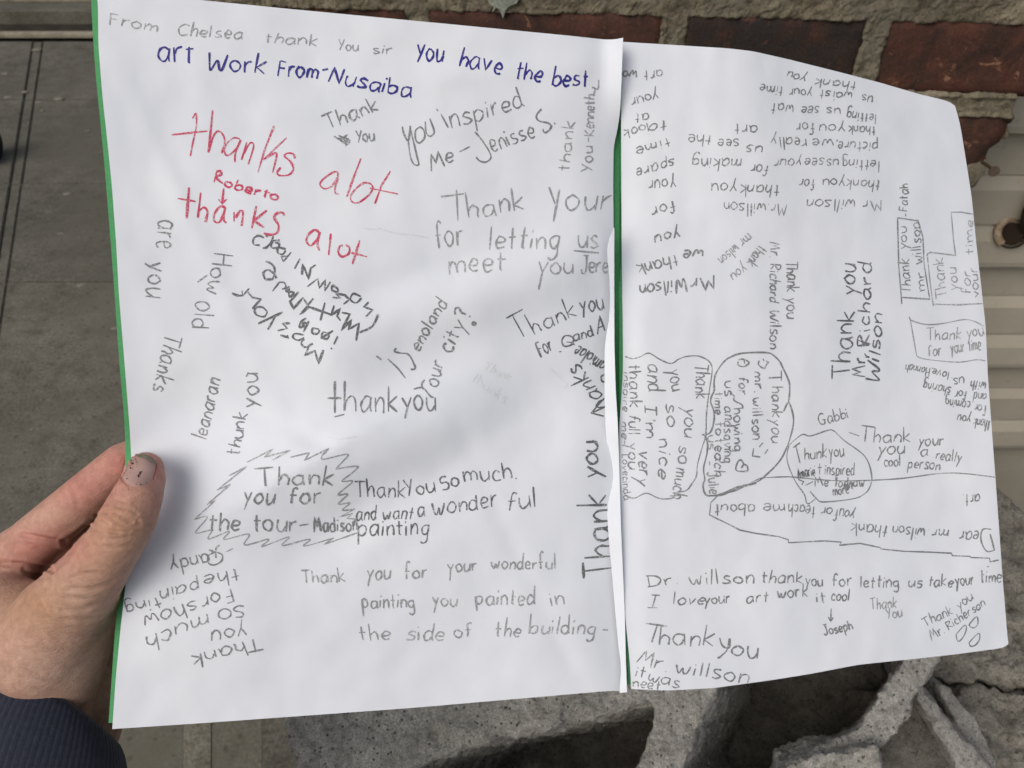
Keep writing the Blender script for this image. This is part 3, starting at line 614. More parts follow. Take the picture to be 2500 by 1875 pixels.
def box_bm(bm, x0, x1, y0, y1, z0, z1, bev=0.0):
    r = bmesh.ops.create_cube(bm, size=1)
    for v in r['verts']:
        v.co = Vector((x0 + (v.co.x + .5) * (x1 - x0), y0 + (v.co.y + .5) * (y1 - y0), z0 + (v.co.z + .5) * (z1 - z0)))
    if bev:
        es = {e for v in r['verts'] for e in v.link_edges}
        bmesh.ops.bevel(bm, geom=list(es), offset=bev, segments=2, affect='EDGES', profile=0.6)
def bm_obj(name, bm, mat, parent=None, smooth=False):
    me = bpy.data.meshes.new(name); bm.to_mesh(me); bm.free()
    if smooth: me.polygons.foreach_set('use_smooth', [True] * len(me.polygons))
    me.materials.append(mat)
    o = bpy.data.objects.new(name, me); COL.objects.link(o)
    if parent:
        o.parent = parent; o.matrix_parent_inverse = parent.matrix_world.inverted()
    return o
ground = struct(mesh_obj('ground', [(-60, -60, -0.02), (60, -60, -0.02), (60, 60, -0.02), (-60, 60, -0.02)], [(0, 1, 2, 3)], M['joint']))
pave = bpy.data.objects.new('pavement', None); COL.objects.link(pave); struct(pave)
ys = [-0.35, 0.12, gp(180, 690).y, gp(150, 448).y, gp(150, 243).y, gp(150, 100).y]
def slab(q, z=0.0, mat=None, bev=0.004):                               # q: 4 ground corners, rough edged slab
    bm = bmesh.new()
    vs = [bm.verts.new((p[0], p[1], z)) for p in q] + [bm.verts.new((p[0], p[1], z - 0.04)) for p in q]
    bm.faces.new(vs[:4]); 
    for i in range(4): bm.faces.new((vs[i], vs[i + 4], vs[(i + 1) % 4 + 4], vs[(i + 1) % 4]))
    bmesh.ops.recalc_face_normals(bm, faces=bm.faces[:])
    es = [e for e in bm.edges if all(abs(v.co.z - z) < 1e-6 for v in e.verts)]
    bmesh.ops.bevel(bm, geom=es, offset=bev, segments=2, affect='EDGES')
    return bm_obj('paving_slab', bm, mat or M['pave'], pave)
def lerpx(a, b, y): return a[0] + (b[0] - a[0]) * (y - a[1]) / (b[1] - a[1])
pa, pb = gp(105, 100), gp(22, 660)                # main joint going away
qa, qb = gp(66, 190), gp(0, 600)
for k in range(len(ys) - 1):
    y0, y1 = ys[k], ys[k + 1]
    g = 0.0012
    XA = lambda y: lerpx((pa.x, pa.y), (pb.x, pb.y), y)
    XB = lambda y: lerpx((qa.x, qa.y), (qb.x, qb.y), y)
    a, b_ = y0 + g, y1 - g
    jw = 0.0015
    if k == 1:      # the nearest row is cut into strips of different wear
        bx = []
        for x in (448, 516, 640):
            g0, g1 = gp(x, 1780), gp(x, 1900)
            bx.append([lerpx((g0.x, g0.y), (g1.x, g1.y), y) for y in (a, b_)])
        bx.append([2.2, 2.2])
        for i_, (x0_, x1_) in enumerate(zip([(XA(a) + jw, XA(b_) + jw)] + bx[:-1], bx)):
            slab([(x0_[0], a), (x1_[0], a), (x1_[1], b_), (x0_[1], b_)], (0, .002, 0, .001)[i_], M[('pave_mid', 'pave_light', 'pave_mid', 'pave')[i_]], 0.0008)
    else:
        slab([(XA(a) + jw, a), (XA(a) + 2.2, a), (XA(b_) + 2.2, b_), (XA(b_) + jw, b_)], random.Random(k).uniform(-0.002, 0.002))
    slab([(XB(a) + 0.002, a), (XA(a) - 0.004, a), (XA(b_) - 0.004, b_), (XB(b_) + 0.002, b_)], -0.004)
    slab([(-4, a), (XB(a) - 0.002, a), (XB(b_) - 0.002, b_), (-4, b_)], -0.001)
# kerb step with two pale lips at the top left
kb = bpy.data.objects.new('kerb', None); COL.objects.link(kb); struct(kb)
y0 = gp(100, 94).y
for name, a, b_, z0, z1, mt in (('lower_lip', y0, y0 + 0.05, 0, 0.022, 'kerb'), ('channel', y0 + 0.05, y0 + 0.20, -0.01, 0.008, 'joint'),
                                ('riser', y0 + 0.20, y0 + 0.36, 0, 0.075, 'pave'), ('upper_lip', y0 + 0.34, y0 + 0.40, 0.075, 0.10, 'kerb'), ('forecourt', y0 + 0.40, y0 + 12, 0, 0.094, 'kerb')):
    bm = bmesh.new(); box_bm(bm, -8, 6, a, b_, z0, z1, 0.006); bm_obj(name, bm, M[mt], kb)
# pale chips and grit on the pavement
vs, fs = [], []
rr = random.Random(3)
def chip(c, r, fl=0.35):
    k = len(vs)
    n = 7
    for j in range(n):
        a = j / n * 6.283; q = r * rr.uniform(.7, 1.2)
        vs.append((c.x + q * math.cos(a), c.y + q * .7 * math.sin(a), 0.001))
        vs.append((c.x + q * .6 * math.cos(a), c.y + q * .45 * math.sin(a), 0.001 + r * fl))
    for j in range(n):
        a, b_ = k + 2 * j, k + 2 * ((j + 1) % n)
        fs.append((a, b_, b_ + 1, a + 1))
    fs.append(tuple(k + 2 * j + 1 for j in range(n)))
for px, py, r in ((144, 242, .028), (20, 238, .02), (95, 250, .016), (104, 270, .014), (163, 474, .016), (147, 571, .014), (220, 529, .006), (200, 697, .016), (280, 802, .012), (86, 780, .007),
                  (120, 977, .007), (92, 122, .028), (60, 225, .02), (215, 320, .012), (12, 180, .02)):
    chip(gp(px, py), r, 0.15)
for _ in range(70):
    chip(gp(rr.uniform(-100, 330), rr.uniform(110, 1100)), rr.uniform(.0015, .005), 0.5)
o = mesh_obj('grit', vs, fs, concrete_mat('pale_grit', (0.15, 0.14, 0.11), (0.24, 0.22, 0.18), 60, 0.2, 0.4)); o['kind'] = 'stuff'

# ------------------------------------------------------------------ noise-roughened solids
def rough(me, amp, sc, seed=0.0, amp2=0.0, sc2=0.0):
    n = len(me.vertices)
    co = np.empty(n * 3); me.vertices.foreach_get('co', co); co = co.reshape(-1, 3)
    no = np.empty(n * 3); me.vertices.foreach_get('normal', no); no = no.reshape(-1, 3)
    for i in range(n):
        p = Vector(co[i]) 
        d = noise.fractal(p * sc + Vector((seed, 0, 0)), 0.45, 2.2, 6) * amp
        if amp2: d -= amp2 * max(0, noise.noise(p * sc2 + Vector((seed, 9, 0))) - 0.25)
        co[i] += no[i] * d
    me.vertices.foreach_set('co', co.ravel()); me.update()
def extruded(name, outer, holes, depth_fn, down, mat, parent, vox, amp, sc, seed=0, amp2=0, sc2=0):
    """polygon traced in the photo, placed at its own distance, extruded along `down`, voxelised and roughened"""
    loops = [outer] + holes
    pts3 = [[P(x, y, depth_fn(x, y)) for x, y in lp] for lp in loops]
    tris = tessellate_polygon(pts3)
    flat = [p for lp in pts3 for p in lp]
    n = len(flat)
    vs = flat + [p + down for p in flat]
    fs = []
    for t in tris:
        a, b_, c = t
        fs.append((a, b_, c)); fs.append((c + n, b_ + n, a + n))
    k = 0
    for lp in pts3:
        m = len(lp)
        for i in range(m):
            a, b_ = k + i, k + (i + 1) % m
            fs.append((a, b_, b_ + n, a + n))
        k += m
    me = bpy.data.meshes.new(name); me.from_pydata([tuple(v) for v in vs], [], fs)
    bm = bmesh.new(); bm.from_mesh(me); bmesh.ops.recalc_face_normals(bm, faces=bm.faces[:]); bm.to_mesh(me); bm.free()
    o = bpy.data.objects.new(name, me)
    COL.objects.link(o)
    md = o.modifiers.new('r', 'REMESH'); md.mode = 'VOXEL'; md.voxel_size = vox
    dg = bpy.context.evaluated_depsgraph_get(); dg.update()
    m2 = bpy.data.meshes.new_from_object(o.evaluated_get(dg))
    o.modifiers.clear(); o.data = m2
    rough(m2, amp, sc, seed, amp2, sc2)
    m2.polygons.foreach_set('use_smooth', [True] * len(m2.polygons))
    m2.materials.clear(); m2.materials.append(mat)
    if parent:
        o.parent = parent; o.matrix_parent_inverse = parent.matrix_world.inverted()
    return o

# ------------------------------------------------------------------ brick wall
YAW = R(-4)
W0 = Vector((0.10, 0.915, 1.1)); WN = Vector((math.sin(YAW), -math.cos(YAW), 0))     # outward normal of the brick face
WX = Vector((math.cos(YAW), math.sin(YAW), 0)); WZ = Vector((0, 0, 1))
def wall_uv(px, py, off=0.0):
    p = hit(px, py, W0 + WN * off, WN) - W0
    return p.dot(WX), p.dot(WZ)
def wp(u, v, out): return W0 + WX * u + WZ * v + WN * out
wall = thing('brick_wall', 'old red brick wall with thick crumbling grey mortar and a broken ragged end beside the siding', 'wall', (0.1, 0.95, 0))
ROWPX = [(-260, -30), (-10, 0), (35, 208), (262, 385), (430, 560)]
rowv = []
zt = [wall_uv(1900, y)[1] for y in (-240, -12, 40, 222, 268, 395, 438, 600)]
rows = [((zt[1], zt[0]), [(500, 700), (745, 1215), (1260, 1690), (1735, 2210), (2255, 2720)]),
        ((zt[3], zt[2]), [(585, 1008), (1046, 1618), (1662, 2104), (2150, 2600)]),
        ((zt[5], zt[4]), [(560, 760), (805, 1240), (1290, 1760), (1810, 2250), (2300, 2476)]),
        ((zt[7], zt[6]), [(600, 980), (1025, 1450), (1495, 1920), (1965, 2200), (2235, 2400)])]
def brick(u0, u1, v0, v1, seed, cut=None, mat=None):
    nu, nv = 22, 9
    vs, fs = [], []
    r0 = random.Random(seed)
    tilt = r0.uniform(-0.0015, 0.0015)
    for j in range(nv + 1):
        for i in range(nu + 1):
            s, t = i / nu, j / nv
            ra = 0.004
            e = min(min(s, 1 - s) * (u1 - u0), min(t, 1 - t) * (v1 - v0))
            u = u0 + s * (u1 - u0); v = v0 + t * (v1 - v0)
            if cut: u = min(u, cut(v))
            f = noise.fractal(Vector((u * 60, v * 60, seed)), 0.8, 2, 4)
            out = -0.003 * (1 - min(1, e / ra)) ** 2 + 0.0012 * f + tilt * (s - .5) * 2
            ed = noise.noise(Vector((u * 90, v * 90, seed + 5)))
            if e < 0.008: out -= 0.004 * max(0, ed)
            if cut and u1 - 0.0 > cut(v): 
                q = cut(v) - u
                if q < 0.012: out -= 0.006 * (1 - q / 0.012)
            du = 0.0012 * noise.noise(Vector((v * 70, u * 9, seed + 2))) if s in (0, 1) else 0
            vs.append(wp(u + du, v + (0.001 * noise.noise(Vector((u * 70, seed, 1))) if t in (0, 1) else 0), out))
    w_ = nu + 1
    for j in range(nv):
        for i in range(nu):
            a = j * w_ + i
            fs.append((a, a + 1, a + w_ + 1, a + w_))
    ring = [i for i in range(w_)] + [j * w_ + nu for j in range(1, nv + 1)] + [nv * w_ + i for i in range(nu - 1, -1, -1)] + [j * w_ for j in range(nv - 1, 0, -1)]
    k = len(vs)
    for i in ring: vs.append(vs[i] - WN * 0.085)
    m = len(ring)
    for i in range(m):
        fs.append((ring[(i + 1) % m], ring[i], k + i, k + (i + 1) % m))
    fs.append(tuple(k + i for i in range(m))[::-1])
    return mesh_obj('brick', vs, fs, mat or M['brick'][seed % 3], wall, True)
endpx = [(2540, 60), (2530, 150), (2500, 216), (2484, 222), (2472, 250), (2470, 290), (2462, 330), (2440, 355), (2416, 372), (2410, 395), (2398, 420), (2380, 450), (2372, 475), (2330, 560), (2200, 700)]
ENDV = sorted([(wall_uv(x, y)[1], wall_uv(x, y)[0]) for x, y in endpx])
def endu(v):
    return float(np.interp(v, [a for a, _ in ENDV], [b for _, b in ENDV])) if v < ENDV[-1][0] else 9.0
sd_ = 0
cols = [2, 0, 1, 2, 0, 2, 1, 2, 1, 0]
for ri, ((v0, v1), bs) in enumerate(rows):
    ym = {0: -126, 1: 131, 2: 331, 3: 519}[ri]
    for (a, b_) in bs:
        u0, u1 = wall_uv(a, ym)[0], wall_uv(b_, ym)[0]
        sd_ += 1
        cut = endu if (ri >= 2 and b_ > 2150) else None
        brick(u0, u1, v0, v1, sd_, cut, M['scorched'] if (ri, a) == (1, 1662) else None)
# courses below, hidden behind the card from this side, down to the pavement
vb, hgt, ln = zt[7] - 0.02, 0.062, 0.20
row = 0
uL = wall_uv(520, 60)[0]
while W0.z + vb - hgt > 0:
    u = uL + (row % 2) * 0.1
    umax = endu(vb)
    umax = min(umax, wall_uv(2100, 700)[0])
    while u < umax - 0.03:
        sd_ += 1
        if sd_ < 150: brick(u, min(u + ln, umax), vb - hgt, vb, sd_)
        u += ln + 0.02
    vb -= hgt + 0.02; row += 1
# mortar: one rough sheet a little below the brick faces, swelling over the joints
def mortar():
    u0, u1 = uL - 0.004, wall_uv(2600, 100)[0]
    v0, v1 = -W0.z, zt[0] + 0.05
    st = 0.0028
    vfine = wall_uv(1900, 620)[1]
    vv = list(np.arange(v0, vfine, 0.03)) + list(np.arange(vfine, v1, st))
    uu = np.arange(u0, u1, st)
    vs, fs, idx = [], [], {}
    rects = []
    for ri, ((a, b_), bs) in enumerate(rows):
        ym = {0: -126, 1: 131, 2: 331, 3: 519}[ri]
        for (p, q) in bs: rects.append((wall_uv(p, ym)[0], wall_uv(q, ym)[0], a, b_))
    for j, v in enumerate(vv):
        for i, u in enumerate(uu):
            en = endu(v) + 0.004 * noise.noise(Vector((v * 90, 3, 0))) + 0.0015
            if v < vfine: en = min(en, wall_uv(2100, 700)[0])
            if u > en + st: continue
            uc = min(u, en)
            o = -0.004
            if v >= vfine:
                n1 = noise.fractal(Vector((u * 60, v * 60, 1)), 0.35, 2.2, 6)
                n2 = noise.noise(Vector((u * 22, v * 22, 7)))
                ins = -1
                for (a, b_, c, d) in rects:
                    if a < u < b_ and c < v < d:
                        ins = min(u - a, b_ - u, v - c, d - v); break
                if ins > 0:
                    # smear of mortar over the brick's edge here and there
                    o = 0.0035 - ins * 1.6 + 0.004 * n1 + 0.004 * n2 if ins < 0.012 else -0.012
                else:
                    o = 0.0005 + 0.0028 * n1 + 0.0018 * n2
            idx[(i, j)] = len(vs); vs.append(wp(uc, v, o))
    for j in range(len(vv) - 1):
        for i in range(len(uu) - 1):
            k = [(i, j), (i + 1, j), (i + 1, j + 1), (i, j + 1)]
            if all(q in idx for q in k): fs.append(tuple(idx[q] for q in k))
    # thickness at the ragged end
    for j in range(len(vv) - 1):
        e0 = max(i for i in range(len(uu)) if (i, j) in idx); e1 = max(i for i in range(len(uu)) if (i, j + 1) in idx)
        a, b_ = idx[(e0, j)], idx[(e1, j + 1)]
        k = len(vs); vs.append(vs[a] - WN * 0.07); vs.append(vs[b_] - WN * 0.07)
        fs.append((a, k, k + 1, b_))
    return mesh_obj('mortar', vs, fs, M['mortar'], wall, True)
mortar()
# dried drip of grey-green paint on the brick under the first joint
vs, fs = [], []
dr = [(1190, -20), (1195, 6), (1206, 12), (1203, 27), (1212, 14), (1221, 20), (1229, 41), (1235, 22), (1243, 12), (1262, 5), (1275, -20)]
c = [wall_uv(x, y) for x, y in dr]
vs = [wp(u, v, 0.0055) for u, v in c] + [wp(u, v, 0.0025) for u, v in c]
n = len(c)
fs = [tuple(range(n))] + [(i, i + n, (i + 1) % n + n, (i + 1) % n) for i in range(n)]
mesh_obj('paint_drip', vs, fs, concrete_mat('drip_paint', (0.22, 0.24, 0.2), (0.3, 0.32, 0.28), 50, 0.1, 0.3), wall)

# rusty nail sticking out of the broken end
mr, t, b = newmat('rust', 0.7, 0.4); co = objco(t)
t.links.new(ramp(t, noise_n(t, 300, 5, co=co), [(0.3, (0.035, 0.025, 0.018)), (0.7, (0.10, 0.065, 0.04))]), b.inputs['Base Color'])
M['rust'] = mr
def tube(name, pts, rad, mat, parent, seg=12, cap=True):
    vs, fs = [], []
    n = len(pts)
    for i, p in enumerate(pts):
        a, b_ = pts[max(0, i - 1)], pts[min(n - 1, i + 1)]
        d = (b_ - a).normalized(); s = d.cross(Vector((0.3, 0.2, 0.9))).normalized(); q = d.cross(s)
        r_ = rad[i] if isinstance(rad, (list, tuple)) else rad
        for k in range(seg):
            an = 2 * math.pi * k / seg
            vs.append(p + (s * math.cos(an) + q * math.sin(an)) * r_)
    for i in range(n - 1):
        for k in range(seg):
            a = i * seg + k; b2 = i * seg + (k + 1) % seg
            fs.append((a, b2, b2 + seg, a + seg))
    if cap: fs.append(tuple(range(seg))[::-1]); fs.append(tuple((n - 1) * seg + k for k in range(seg)))
    return mesh_obj(name, vs, fs, mat, parent, False)
nl = thing('nail', 'bent rusty nail sticking out of the mortar at the broken end of the brick wall', 'nail', P(2402, 400, 0.93))
n0, n1 = P(2398, 396, 0.935), P(2427, 418, 0.885)
d = (n1 - n0).normalized()
tube('shank', [n0, n0.lerp(n1, .5) + Vector((0, 0, 0.0008)), n1], 0.0021, M['rust'], nl)
tube('nail_head', [n1 - d * 0.0004, n1 + d * 0.0006, n1 + d * 0.0018], [0.003, 0.0058, 0.0054], M['rust'], nl, 16)

# ------------------------------------------------------------------ siding
ms_, t, b = newmat('cream_siding', 0.55, 0.35); co = objco(t)
c = ramp(t, noise_n(t, 6, 6, 0.6, co=co), [(0.35, (0.36, 0.33, 0.265)), (0.7, (0.44, 0.405, 0.33))])
g = ramp(t, noise_n(t, 90, 6, 0.8, co=co), [(0.28, (0.72, 0.70, 0.66)), (0.42, (1, 1, 1))])
t.links.new(mix(t, 1.0, c, g, 'MULTIPLY'), b.inputs['Base Color'])
bump(t, b, noise_n(t, 220, 4, 0.6, co=co), 0.12, 0.001)
M['siding'] = ms_
sid = thing('siding_wall', 'cream ribbed siding with horizontal ledges standing behind the broken end of the brick wall', 'wall', (1.0, 1.0, 0))
YS = 1.02
def zs(py): return hit(2440, py, Vector((0, YS, 0)), Vector((0, 1, 0))).z
bot = [1.03 + .41, 1.03 + .205, zs(308), zs(632), zs(876), zs(1072)]
prof = [(0.0, 0.0), (0.335, 0.001), (0.345, -0.002), (0.365, 0.001), (0.43, 0.009), (0.685, 0.010), (0.69, 0.006), (0.71, 0.006), (0.72, 0.010), (0.80, 0.019), (0.96, 0.023), (1.0, 0.022), (1.0, -0.001)]
for k in range(len(bot) - 1):
    z1, z0 = bot[k], bot[k + 1]
    pr = prof
    vs, fs = [], []
    X0, X1 = 0.30, 2.6
    for (tt, o_) in pr:
        z = z1 + (z0 - z1) * tt
        vs += [(X0, YS - o_, z), (X1, YS - o_, z)]
    for i in range(len(pr) - 1): fs.append((2 * i, 2 * i + 2, 2 * i + 3, 2 * i + 1))
    o = mesh_obj('siding_panel', vs, fs, M['siding'], sid)
    s_ = o.modifiers.new('t', 'SOLIDIFY'); s_.thickness = 0.003; s_.offset = -1
o = mesh_obj('base_panel', [(0.30, YS, bot[-1]), (2.6, YS, bot[-1]), (2.6, YS, 0), (0.30, YS, 0)], [(0, 2, 1), (0, 3, 2)], M['siding'], sid)
# rusty pipe stub and pale cover at the right edge
ps = thing('pipe_stub', 'rusty broken pipe stub with a brown collar poking out of the cream siding', 'pipe', P(2455, 570, 1.16))
YN = Vector((0, -1, 0))
cc = hit(2470, 570, Vector((0, YS - 0.004, 0)), YN)
cd = (CAMPOS - cc).normalized()
tube('collar', [cc - cd * 0.02, cc + cd * 0.018, cc + cd * 0.024], [0.024, 0.021, 0.019], M['rust'], ps, 18, False)
mh, t, b = newmat('shade_plug_and_backing', 1.0, 0.0); b.inputs['Base Color'].default_value = (0.03, 0.022, 0.016, 1)
tube('hollow', [cc + cd * 0.01, cc + cd * 0.0225], [0.0165, 0.0155], mh, ps, 16)  # solid plug; its near-black colour stands in for the shade inside the pipe
mo_, t, b = newmat('ochre_rim', 0.8, 0.2); co = objco(t)
t.links.new(ramp(t, noise_n(t, 120, 5, co=co), [(0.35, (0.20, 0.13, 0.075)), (0.65, (0.42, 0.36, 0.27))]), b.inputs['Base Color'])
rim = []
for k in range(13):
    a = R(70 + k * 13)
    rim.append(cc + cd * 0.022 + RIGHT * 0.0205 * math.cos(a) * 1.0 + UP * 0.0205 * math.sin(a))
tube('torn_rim', rim, 0.0055, mo_, ps, 8)
cv = thing('wall_cover', 'rounded cream cover plate with a dark outline at the right edge of the siding', 'cover', P(2520, 540, 1.1))
ce = hit(2592, 500, Vector((0, YS - 0.03, 0)), YN)
def disc(name, c, rx, rz, dy, mat, par, n=40):
    vs = [c + Vector((rx * math.cos(6.2832 * k / n), 0, rz * math.sin(6.2832 * k / n))) for k in range(n)]
    vs2 = [c + Vector((rx * .93 * math.cos(6.2832 * k / n), -dy, rz * .93 * math.sin(6.2832 * k / n))) for k in range(n)]
    fs = [(k, (k + 1) % n, (k + 1) % n + n, k + n) for k in range(n)] + [tuple(n + k for k in range(n))]
    return mesh_obj(name, vs + vs2, fs, mat, par)
disc('backing', ce + Vector((-0.001, 0.004, 0)), 0.0475, 0.0655, 0.004, mh, cv)
disc('plate', ce + Vector((0.003, 0, 0)), 0.046, 0.064, 0.010, M['siding'], cv)

# ------------------------------------------------------------------ broken concrete blocks
def block_thing(name, label, p, **k): return thing(name, label, 'concrete block', p, **k)
b1 = [(640, 1700), (690, 1745), (694, 1790), (705, 1830), (712, 1875), (720, 1990), (960, 2000), (1900, 2000), (1975, 1950), (2050, 1900), (2140, 1830), (2160, 1815), (2228, 1740), (2230, 1700), (2270, 1650), (2300, 1600), (2290, 1480), (1400, 1470), (760, 1540)]
h1 = [(1002, 1877), (1060, 1852), (1090, 1848), (1127, 1822), (1160, 1822), (1196, 1811), (1210, 1798), (1260, 1802), (1345, 1778), (1410, 1759), (1440, 1762), (1495, 1739), (1574, 1719), (1597, 1735), (1592, 1770), (1572, 1830), (1545, 1890), (1515, 1960), (1150, 1965), (960, 1935)]
h2 = [(1760, 1600), (1748, 1690), (1735, 1725), (1708, 1762), (1705, 1790), (1685, 1830), (1665, 1875), (1670, 1930), (1800, 1925), (1885, 1885), (1960, 1840), (2050, 1800), (2100, 1768), (2150, 1692), (2205, 1612), (2195, 1560), (1770, 1540)]
t1 = block_thing('hollow_block', 'broken hollow concrete block with two dark open cells just below the card', P(1500, 1800, 0.56))
dn = Vector((0.078, 0.085, -0.175))
extruded('block_body', b1, [h1, h2], lambda x, y: 0.545 + (x - 1500) * 0.00002 - (y - 1750) * 0.00012, dn, M['block'], t1, 0.0024, 0.0020, 110, 1, 0.005, 70)
# what lies under it
def rough_box(name, c, sx, sy, sz, rz, mat, parent, seed, vox=0.008, amp=0.006):
    bm = bmesh.new(); box_bm(bm, -sx / 2, sx / 2, -sy / 2, sy / 2, -sz / 2, sz / 2)
    me = bpy.data.meshes.new(name); bm.to_mesh(me); bm.free()
    o = bpy.data.objects.new(name, me); COL.objects.link(o)
    md = o.modifiers.new('r', 'REMESH'); md.mode = 'VOXEL'; md.voxel_size = vox
    dg = bpy.context.evaluated_depsgraph_get(); dg.update()
    m2 = bpy.data.meshes.new_from_object(o.evaluated_get(dg)); o.modifiers.clear(); o.data = m2
    rough(m2, amp, 25, seed)
    m2.polygons.foreach_set('use_smooth', [True] * len(m2.polygons))
    m2.materials.clear(); m2.materials.append(mat)
    o.location = c; o.rotation_euler = (0, 0, rz)
    if parent: o.parent = parent; o.matrix_parent_inverse = parent.matrix_world.inverted()
    return o
zc = P(1500, 1800, 0.56).z
grp = 'concrete blocks stacked under the broken hollow block'
for k, (dx, dy, rz) in enumerate(((0.16, 0.16, 0.05), (0.14, 0.18, -0.08), (0.18, 0.17, 0.06), (0.15, 0.18, 0.0))):
    hz = 0.19
    z = zc - 0.16 - 0.012 - hz / 2 - k * (hz + 0.006)
    if z - hz / 2 < 0: hz2 = 2 * max(0.01, (z + hz / 2) / 2); z = hz2 / 2; hz = hz2
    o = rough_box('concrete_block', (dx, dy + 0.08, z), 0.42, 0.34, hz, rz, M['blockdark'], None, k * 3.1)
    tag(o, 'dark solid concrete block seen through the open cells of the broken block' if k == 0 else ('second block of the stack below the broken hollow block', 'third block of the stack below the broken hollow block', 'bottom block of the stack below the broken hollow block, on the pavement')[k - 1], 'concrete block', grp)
# slivers, rubble
tA = block_thing('concrete_shard', 'long pale flat concrete shard leaning beside the hollow block, nearer of the two', P(2330, 1780, .6))
extruded('shard_body', [(2244, 1664), (2262, 1690), (2268, 1700), (2290, 1718), (2296, 1735), (2330, 1775), (2368, 1818), (2425, 1880), (2440, 1960), (2380, 1960), (2335, 1870), (2290, 1800), (2262, 1745), (2236, 1702)], [], lambda x, y: 0.60 + (1780 - y) * 0.0001, Vector((0.015, 0.05, -0.05)), M['blockfresh'], tA, 0.0022, 0.002, 70, 4)
tB = block_thing('concrete_shard', 'slim pale concrete shard lying behind the nearer one with a dark gap between them', P(2370, 1780, .62))
extruded('shard_body', [(2290, 1672), (2322, 1678), (2345, 1712), (2372, 1742), (2398, 1782), (2415, 1830), (2436, 1885), (2440, 1960), (2405, 1900), (2370, 1850), (2352, 1795), (2325, 1748), (2298, 1700)], [], lambda x, y: 0.625 + (1780 - y) * 0.0001, Vector((0.01, 0.04, -0.05)), M['blockfresh'], tB, 0.0022, 0.002, 70, 7)
tC = block_thing('broken_block', 'dark broken concrete block wedged between the hollow block and the pale shards', P(2250, 1850, .64))
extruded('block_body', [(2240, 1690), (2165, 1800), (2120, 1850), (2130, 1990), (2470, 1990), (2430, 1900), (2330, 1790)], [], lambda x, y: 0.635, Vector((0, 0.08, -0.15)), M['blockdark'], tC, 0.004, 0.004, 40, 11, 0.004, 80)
tD = block_thing('rubble_lump', 'large brown grey concrete lump at the right edge behind the card corner', P(2440, 1500, .74))
extruded('lump_body', [(2330, 1180), (2400, 1192), (2440, 1206), (2475, 1232), (2505, 1252), (2560, 1290), (2700, 1380), (2720, 1700), (2560, 1700), (2460, 1672), (2390, 1660), (2310, 1672), (2240, 1640), (2240, 1400)], [], lambda x, y: 0.74 - (y - 1450) * 0.0002, Vector((0.05, 0.13, -0.18)), M['rubble'], tD, 0.0040, 0.010, 30, 21, 0.012, 60)
tE = block_thing('rubble_lump', 'rough grey concrete lump in the lower right corner beside the pale shards', P(2480, 1800, .68))
extruded('lump_body', [(2330, 1700), (2370, 1668), (2450, 1690), (2560, 1715), (2720, 1740), (2720, 2000), (2440, 2000), (2425, 1880), (2395, 1790)], [], lambda x, y: 0.665 - (y - 1800) * 0.0002, Vector((0.03, 0.10, -0.16)), M['rubble'], tE, 0.004, 0.008, 28, 31, 0.010, 70)
tF = block_thing('rubble_lump', 'low grey broken piece under the front edge of the hollow block', P(2050, 1860, .6))
extruded('lump_body', [(1900, 1880), (1990, 1845), (2080, 1835), (2140, 1818), (2150, 1850), (2170, 1900), (2190, 2000), (1880, 2000)], [], lambda x, y: 0.53, Vector((0.02, 0.04, -0.06)), M['block'], tF, 0.0022, 0.0025, 100, 41, 0.005, 90)
# a heap of older blocks under the rubble down to the ground
for k, (x, y, z, sx, sy, sz, rz) in enumerate(((0.56, 0.56, 0.36, 0.46, 0.42, 0.34, 0.3), (0.60, 0.52, 0.095, 0.5, 0.44, 0.19, -0.2))):
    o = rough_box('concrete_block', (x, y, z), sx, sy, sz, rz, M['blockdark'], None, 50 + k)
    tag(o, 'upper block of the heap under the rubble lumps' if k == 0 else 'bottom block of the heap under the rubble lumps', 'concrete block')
# dark rubber object at the very left edge
o = rough_box('rubber_wheel', gp(-16, 385) + Vector((0, 0, 0.05)), 0.001, 0.001, 0.001, 0, M['blockdark'], None, 0) if False else None
wh = thing('rubber_wheel', 'black rubber wheel cut off by the left edge on the pavement', 'wheel', gp(-20, 390))
wc = gp(-22, 392) + Vector((0, 0, 0.075))
mb, t, b = newmat('black_rubber', 0.8, 0.3); b.inputs['Base Color'].default_value = (0.012, 0.012, 0.012, 1)
tube('tyre', [wc + Vector((-0.04, 0, 0)), wc + Vector((-0.032, 0, 0)), wc + Vector((0.032, 0, 0)), wc + Vector((0.04, 0, 0))], [0.062, 0.075, 0.075, 0.062], mb, wh, 32)
tube('hub', [wc + Vector((0.038, 0, 0)), wc + Vector((0.046, 0, 0))], [0.03, 0.026], M['rust'], wh, 20)
# ------------------------------------------------------------------ hand holding the card (signed distance field -> one skin)
person = thing('person', 'left hand with a dirty thumbnail and a dark blue ribbed sleeve cuff gripping the card', 'person', P(60, 1800, 0.33))
